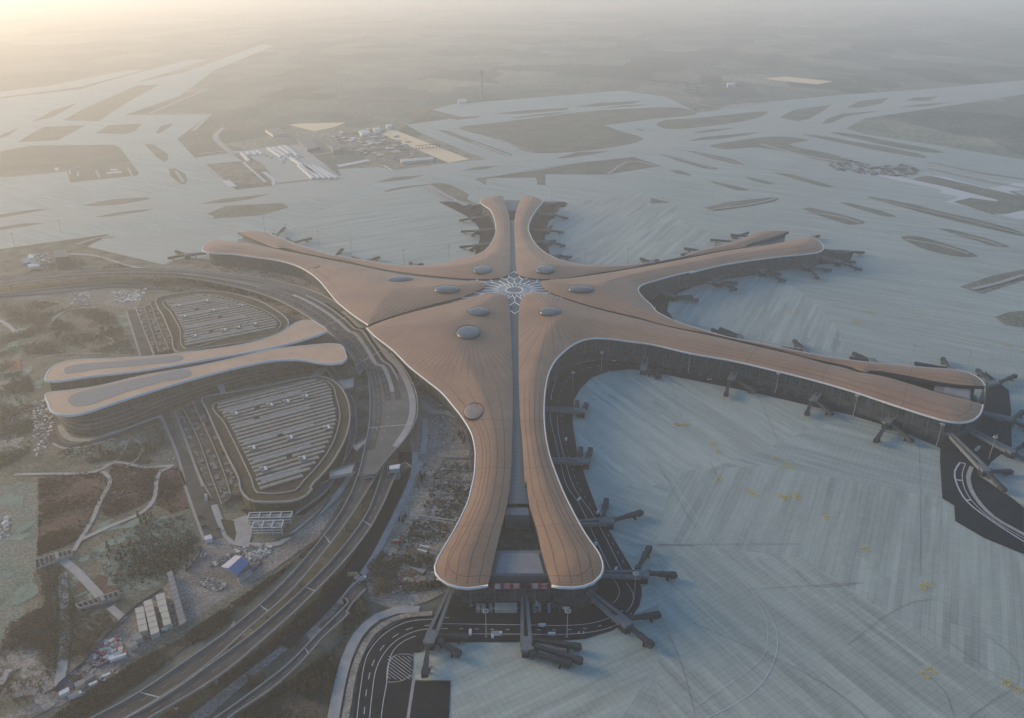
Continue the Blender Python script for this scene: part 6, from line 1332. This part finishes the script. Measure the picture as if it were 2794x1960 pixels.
KIND = {'conifer_tree': ('conifer', 7.5, 3.6, 150, .55, 'cone', .8), 'bare_tree': ('bare', 6.5, 5.0, 110, .42, 'up', 1.6), 'olive_tree': ('olive', 5.5, 5.0, 150, .6, 'round', 1.2), 'ochre_shrub': ('ochre', 3.0, 4.2, 90, .55, 'round', .2), 'large_bare_tree': ('bare', 9.0, 9.0, 260, .6, 'round', 1.6)}
PROT = {}
def proto_tree(kind, v):
    k = (kind, v)
    if k not in PROT:
        mt, h, w_, n, leaf, sh, th_ = KIND[kind]; T = empty(kind, (0, 0, 0)); crown_mesh(kind, h, w_, n, leaf, sh, hash(kind) % 99 + v * 7 + len(kind), th_).build('crown', MT[mt], T)
        m = MB(); m.cyl((0, 0, 0), (0, 0, h * .75), .24, .08, 6)
        for i in range(3): a = i * 2.1 + v; m.cyl((0, 0, h * .3), (w_ * .3 * math.cos(a), w_ * .3 * math.sin(a), h * .62), .12, .04, 5)
        m.build('trunk', MT['bark'], T); PROT[k] = T; return T, True
    return PROT[k], False
def plant(kind, p, s, label, group):
    T, fresh = proto_tree(kind, random.randrange(3))
    o = T if fresh else copy_tree(T)
    o.location = (p.x, p.y, LEVEL[0] * .5); o.rotation_euler = (0, 0, random.random() * 6.28); o.scale = (s, s, s * random.uniform(.85, 1.2)); tag(o, label, kind.split('_')[-1], group)
def scatter(s, n, gap=4.0):
    ring = [(p.x, p.y) for p in trace(s, 0)]; xs = [p[0] for p in ring]; ys = [p[1] for p in ring]; out = []; tries = 0
    while len(out) < n and tries < n * 60:
        tries += 1; x, y = random.uniform(min(xs), max(xs)), random.uniform(min(ys), max(ys))
        if not inside(np.array([x]), np.array([y]), ring)[0]: continue
        if any((x - q.x) ** 2 + (y - q.y) ** 2 < gap * gap for q in out): continue
        out.append(V3(x, y, 0))
    return out
ZONES = [
 ('conifer_tree', 'G 620,560 700,510 830,520 860,600 760,640 640,610', 12, .9, 'dark conifer in the clump on the netted lawn above the grey pavilion', 'conifers on the netted lawn'),
 ('conifer_tree', 'G 820,380 900,330 980,360 900,420', 7, .8, 'dark conifer in the small clump below the long diagonal path', 'conifers below the diagonal path'),
 ('conifer_tree', 'G 1140,560 1200,520 1220,640 1160,740 1120,660', 9, .9, 'dark conifer near the hoarding between park and site track', 'conifers by the hoarding'),
 ('conifer_tree', 'G 880,730 960,690 960,760 890,790', 4, .85, 'dark conifer standing alone on the slope above the cream cabins', 'conifers above the cabins'),
 ('conifer_tree', 'e 980,880 1220,880 1220,980 1000,960', 6, .8, 'dark conifer in the meadow below the transport centre', 'conifers in the meadow'),
 ('conifer_tree', 'e 1700,820 1870,830 1850,980 1720,940', 8, .8, 'dark conifer beside the boulevard in the upper park', 'conifers by the boulevard'),
 ('bare_tree', 'e 640,900 900,900 900,1060 640,1080', 9, .8, 'brown tree dotted over the netted meadow', 'brown trees on the netted meadow'),
 ('large_bare_tree', 'G 80,1050 200,1030 230,1150 90,1170', 6, .9, 'dark spreading tree in the copse at the lower left', 'copse trees at the lower left'),
 ('large_bare_tree', 'G 440,1180 560,1140 600,1200 480,1240', 6, .8, 'dark spreading tree in the copse between the grass track and the scrap heap', 'copse trees by the scrap heap'),
 ('large_bare_tree', 'G 600,1000 700,980 720,1060 620,1050', 4, .8, 'dark spreading tree by the hoarding left of the cabins', 'copse trees left of the cabins'),
 ('bare_tree', 'G 20,1380 260,1360 280,1480 40,1580', 12, .9, 'brown tree in the corner wood at the bottom left', 'brown trees in the corner wood'),
 ('olive_tree', 'G 270,700 370,680 380,1080 290,1060', 16, .75, 'olive green tree along the narrow belt left of the grass track', 'olive belt left of the grass track'),
 ('ochre_shrub', 'H 650,20 880,10 880,70 660,60', 9, .9, 'ochre shrub in the uppermost nursery row', 'nursery shrubs, uppermost row'),
 ('olive_tree', 'H 620,160 850,170 840,240 620,240', 16, .55, 'young olive tree in the second nursery row', 'nursery trees, second row'),
 ('ochre_shrub', 'H 590,235 830,260 810,310 580,290', 12, .9, 'ochre shrub in the middle nursery row', 'nursery shrubs, middle row'),
 ('olive_tree', 'H 500,400 740,430 700,500 480,480', 18, .6, 'olive tree in the nursery below the concrete beam', 'nursery trees below the beam'),
 ('olive_tree', 'H 390,590 640,600 620,650 400,660', 17, .7, 'olive tree in the lowest nursery row beside the pier lobe', 'nursery trees, lowest row'),
 ('bare_tree', 'H 700,430 745,400 750,470 710,500', 4, .9, 'tall brown tree against the edge of the near pier', 'brown trees against the pier'),
 ('conifer_tree', 'H 590,760 720,745 720,800 600,800', 7, .9, 'dark conifer under the rounded corner of the near pier', 'conifers at the pier corner'),
 ('bare_tree', 'H 230,680 340,660 380,720 250,740', 10, .8, 'brown tree beside the pale pavement above the slip road end', 'brown trees above the slip road end'),
 ('large_bare_tree', 'H 270,780 400,780 400,830 280,850', 6, .8, 'dark tree in the brown patch by the near pier corner', 'dark trees in the brown patch'),
 ('large_bare_tree', 'H 140,900 250,900 250,950 150,950', 5, .7, 'dark tree in the row along the curved kerb', 'dark trees along the curved kerb'),
 ('conifer_tree', 'H 560,95 600,100 600,150 570,150', 4, .9, 'dark conifer at the upper left corner of the nursery', 'conifers at the nursery corner'),
 ('conifer_tree', 'H 440,350 475,350 460,400 430,400', 3, 1.0, 'dark conifer beside the pavement left of the nursery', 'conifers left of the nursery'),
 ('large_bare_tree', 'G 1560,1360 1660,1340 1660,1400 1570,1420', 5, .7, 'brown tree on the dirt strip between viaduct and slip road', 'brown trees on the dirt strip'),
 ('ochre_shrub', 'G 1880,1340 2080,1200 2060,1350 1950,1480 1850,1450', 20, 1.1, 'ochre shrub on the slope below the slip road', 'ochre shrubs below the slip road'),
 ('conifer_tree', 'G 1840,1460 2000,1260 2050,1320 1900,1560', 12, .8, 'dark conifer on the slope below the slip road', 'conifers below the slip road'),
 ('olive_tree', 'D 330,560 700,600 740,700 500,760 330,700', 22, .9, 'olive tree in the round wood left of the far car park block', 'round wood left of the far car park'),
 ('olive_tree', 'D 140,470 330,480 300,580 120,560', 10, .8, 'olive tree on the hummock at the upper left of the park', 'hummock trees'),
 ('bare_tree', 'D 60,900 200,960 180,1150 60,1120', 9, .8, 'brown tree in the clearing left of the tan roof ends', 'clearing trees left of the tan roofs'),
 ('conifer_tree', 'E 760,1290 840,1270 860,1340 790,1350', 6, .9, 'dark conifer on the mound beside the waist of the near pier', 'conifers at the pier waist'),
]
tot = 0
for kind, s, n, sc, lab, grp in ZONES:
    for p in scatter(s, n, 3.2 * sc + 1): plant(kind, p, sc * random.uniform(.75, 1.25), lab, grp); tot += 1
# undergrowth nobody could count, one mesh of leaf tufts for every stretch of ground
def thicket(name, s, n, mat, size, h, leaf=.7, k=7, clump=.004):
    ring = [(p.x, p.y) for p in trace(s, 0)]; a = np.array(ring); lo, hi = a.min(0), a.max(0); rs = np.random.RandomState(n)
    pts = []; 
    while len(pts) < n:
        P = rs.uniform(lo, hi, (n * 3, 2)); m = inside(P[:, 0], P[:, 1], ring)
        w_ = np.sin(P[:, 0] * .06 + 2 * np.sin(P[:, 1] * .045)) + np.sin(P[:, 1] * .09 + 2.2 * np.sin(P[:, 0] * .05)) + rs.normal(0, .8, len(P)); m &= w_ > 0.1
        if m.sum() == 0: break
        pts += list(P[m]);
    pts = np.array(pts[:n]); N = len(pts) * k
    c = np.repeat(pts, k, 0); sz = np.repeat(rs.uniform(.5, 1.4, len(pts)), k) * size
    pos = np.column_stack([c[:, 0] + rs.normal(0, 1, N) * sz * .35, c[:, 1] + rs.normal(0, 1, N) * sz * .35, np.abs(rs.normal(.45, .3, N)) * h * sz / size + .2])
    e = rs.normal(0, 1, (N, 3)); e /= np.linalg.norm(e, axis=1)[:, None]; f = rs.normal(0, 1, (N, 3)); f -= (f * e).sum(1)[:, None] * e; f /= np.linalg.norm(f, axis=1)[:, None]
    q = (rs.uniform(.5, 1.2, N) * leaf)[:, None]; V = np.stack([pos + e * q, pos + f * q * .8, pos - e * q, pos - f * q * .8], 1).reshape(-1, 3)
    me = bpy.data.meshes.new(name); me.vertices.add(len(V)); me.vertices.foreach_set('co', V.ravel()); me.loops.add(len(V)); me.loops.foreach_set('vertex_index', np.arange(len(V))); me.polygons.add(N); me.polygons.foreach_set('loop_start', np.arange(0, len(V), 4)); me.materials.append(MT[mat]); me.update(calc_edges=True)
    o = bpy.data.objects.new(name, me); COL.objects.link(o); return tag(o, kind='stuff')
thicket('scrub', 'G 2296,80 2050,440 1700,760 1400,1020 1000,1300 600,1570 480,1607 330,1607 560,1450 900,1230 1150,1100 1480,870 1760,690 2000,510 2160,280', 2600, 'bare', 2.2, 1.6)
thicket('scrub', 'G 560,1450 1000,1200 1200,1080 1500,870 1480,1000 1000,1280 500,1600 330,1600', 900, 'olive', 2.4, 1.8)
thicket('scrub', 'G 1500,1600 1800,1400 2060,1200 2296,960 H 120,900 60,1150 20,1400 -40,1607', 1500, 'olive', 2.4, 1.8); thicket('scrub', 'G 1500,1600 1800,1400 2060,1200 2296,960 H 120,900 60,1150 20,1400 -40,1607', 900, 'bare', 2.6, 2.2)
thicket('scrub', 'G 1400,1350 1700,1130 2000,850 2200,600 2150,700 1900,1050 1500,1340 1300,1420', 700, 'bare', 2.0, 1.2)
thicket('scrub', 'G 0,1200 60,1020 300,900 380,1000 360,1300 300,1400 0,1480', 1300, 'bare', 3.0, 2.6); thicket('scrub', 'G 250,650 380,660 480,900 440,1200 380,1280 300,1000', 900, 'olive', 2.8, 2.2)
thicket('scrub', 'G 430,880 660,930 700,1000 560,1180 420,1250 400,1100', 500, 'olive', 2.2, 1.6)
thicket('scrub', 'G 245,110 420,70 640,75 690,110 640,200 600,330 520,480 380,540 235,590', 1500, 'russetleaf', 2.0, 1.2); thicket('scrub', 'G 700,20 1000,40 960,230 840,300 700,350 620,330 680,120', 1000, 'russetleaf', 2.0, 1.2); thicket('scrub', 'G 1010,50 1110,40 1190,290 1080,330 980,270', 400, 'russetleaf', 2.0, 1.2)
thicket('scrub', 'G 540,560 900,380 1150,340 1250,500 1180,560 1100,700 930,800 760,830 640,640', 1100, 'olive', 2.2, 1.6); thicket('scrub', 'G 540,560 700,520 1000,480 1250,500 1100,700 930,800 760,830', 500, 'conifer', 2.0, 2.0)
thicket('scrub', 'D 450,1350 800,1270 1000,1200 1080,1450 900,1470 700,1440 500,1470 300,1480 360,1400', 900, 'olive', 2.2, 1.5)
thicket('scrub', 'D 0,420 300,450 700,520 850,780 600,760 200,780 0,900 0,700', 2600, 'olive', 3.2, 2.6); thicket('scrub', 'D 100,430 700,500 820,700 600,760 200,780 0,900', 1200, 'bare', 3.0, 2.2)
thicket('scrub', 'D 0,900 180,880 230,1100 180,1400 0,1500', 1100, 'bare', 2.8, 2.0); thicket('scrub', 'D 0,900 180,880 230,1100 180,1400 0,1500', 800, 'olive', 2.8, 2.0)
thicket('scrub', 'H 230,660 330,560 440,640 420,760 700,750 740,790 420,850 240,840', 900, 'bare', 2.4, 2.0)
thicket('scrub', 'H 560,20 880,0 880,200 800,400 680,560 640,700 420,620 420,500 540,300', 900, 'olive', 1.6, 1.2); thicket('scrub', 'H 560,20 880,0 880,200 800,400 680,560 640,700 420,620 420,500 540,300', 500, 'bare', 1.8, 1.3)
thicket('scrub', 'H 0,650 130,450 300,200 420,0 455,0 350,240 220,470 60,700 -60,850', 700, 'bare', 2.0, 1.4)
thicket('scrub', 'D 100,300 400,140 600,150 900,240 1000,240 700,245 300,265', 700, 'olive', 3.0, 2.0); thicket('scrub', 'D 900,290 1200,305 1600,400 1900,540 1700,520 1300,400 1000,370', 900, 'bare', 2.4, 1.6)
thicket('scrub', 'D 1310,205 1500,200 1850,280 1990,340 1950,400 1700,310 1350,250', 500, 'bare', 2.4, 1.4)
print('trees', tot)
# ================================================================ haze
mh, th, bh = new_mat('haze_air'); th.nodes.remove(bh)
pv = th.nodes.new('ShaderNodeVolumePrincipled'); pv.inputs['Color'].default_value = (*HAZE_COLOR, 1); pv.inputs['Density'].default_value = HAZE_DENSITY; pv.inputs['Anisotropy'].default_value = HAZE_ANISO
th.links.new(pv.outputs[0], [n for n in th.nodes if n.type == 'OUTPUT_MATERIAL'][0].inputs['Volume'])
hb = MB(); hb.box((0, 0, (480 - 1) / 2), (110000, 110000, 481)); tag(hb.build('haze', mh), kind='stuff')
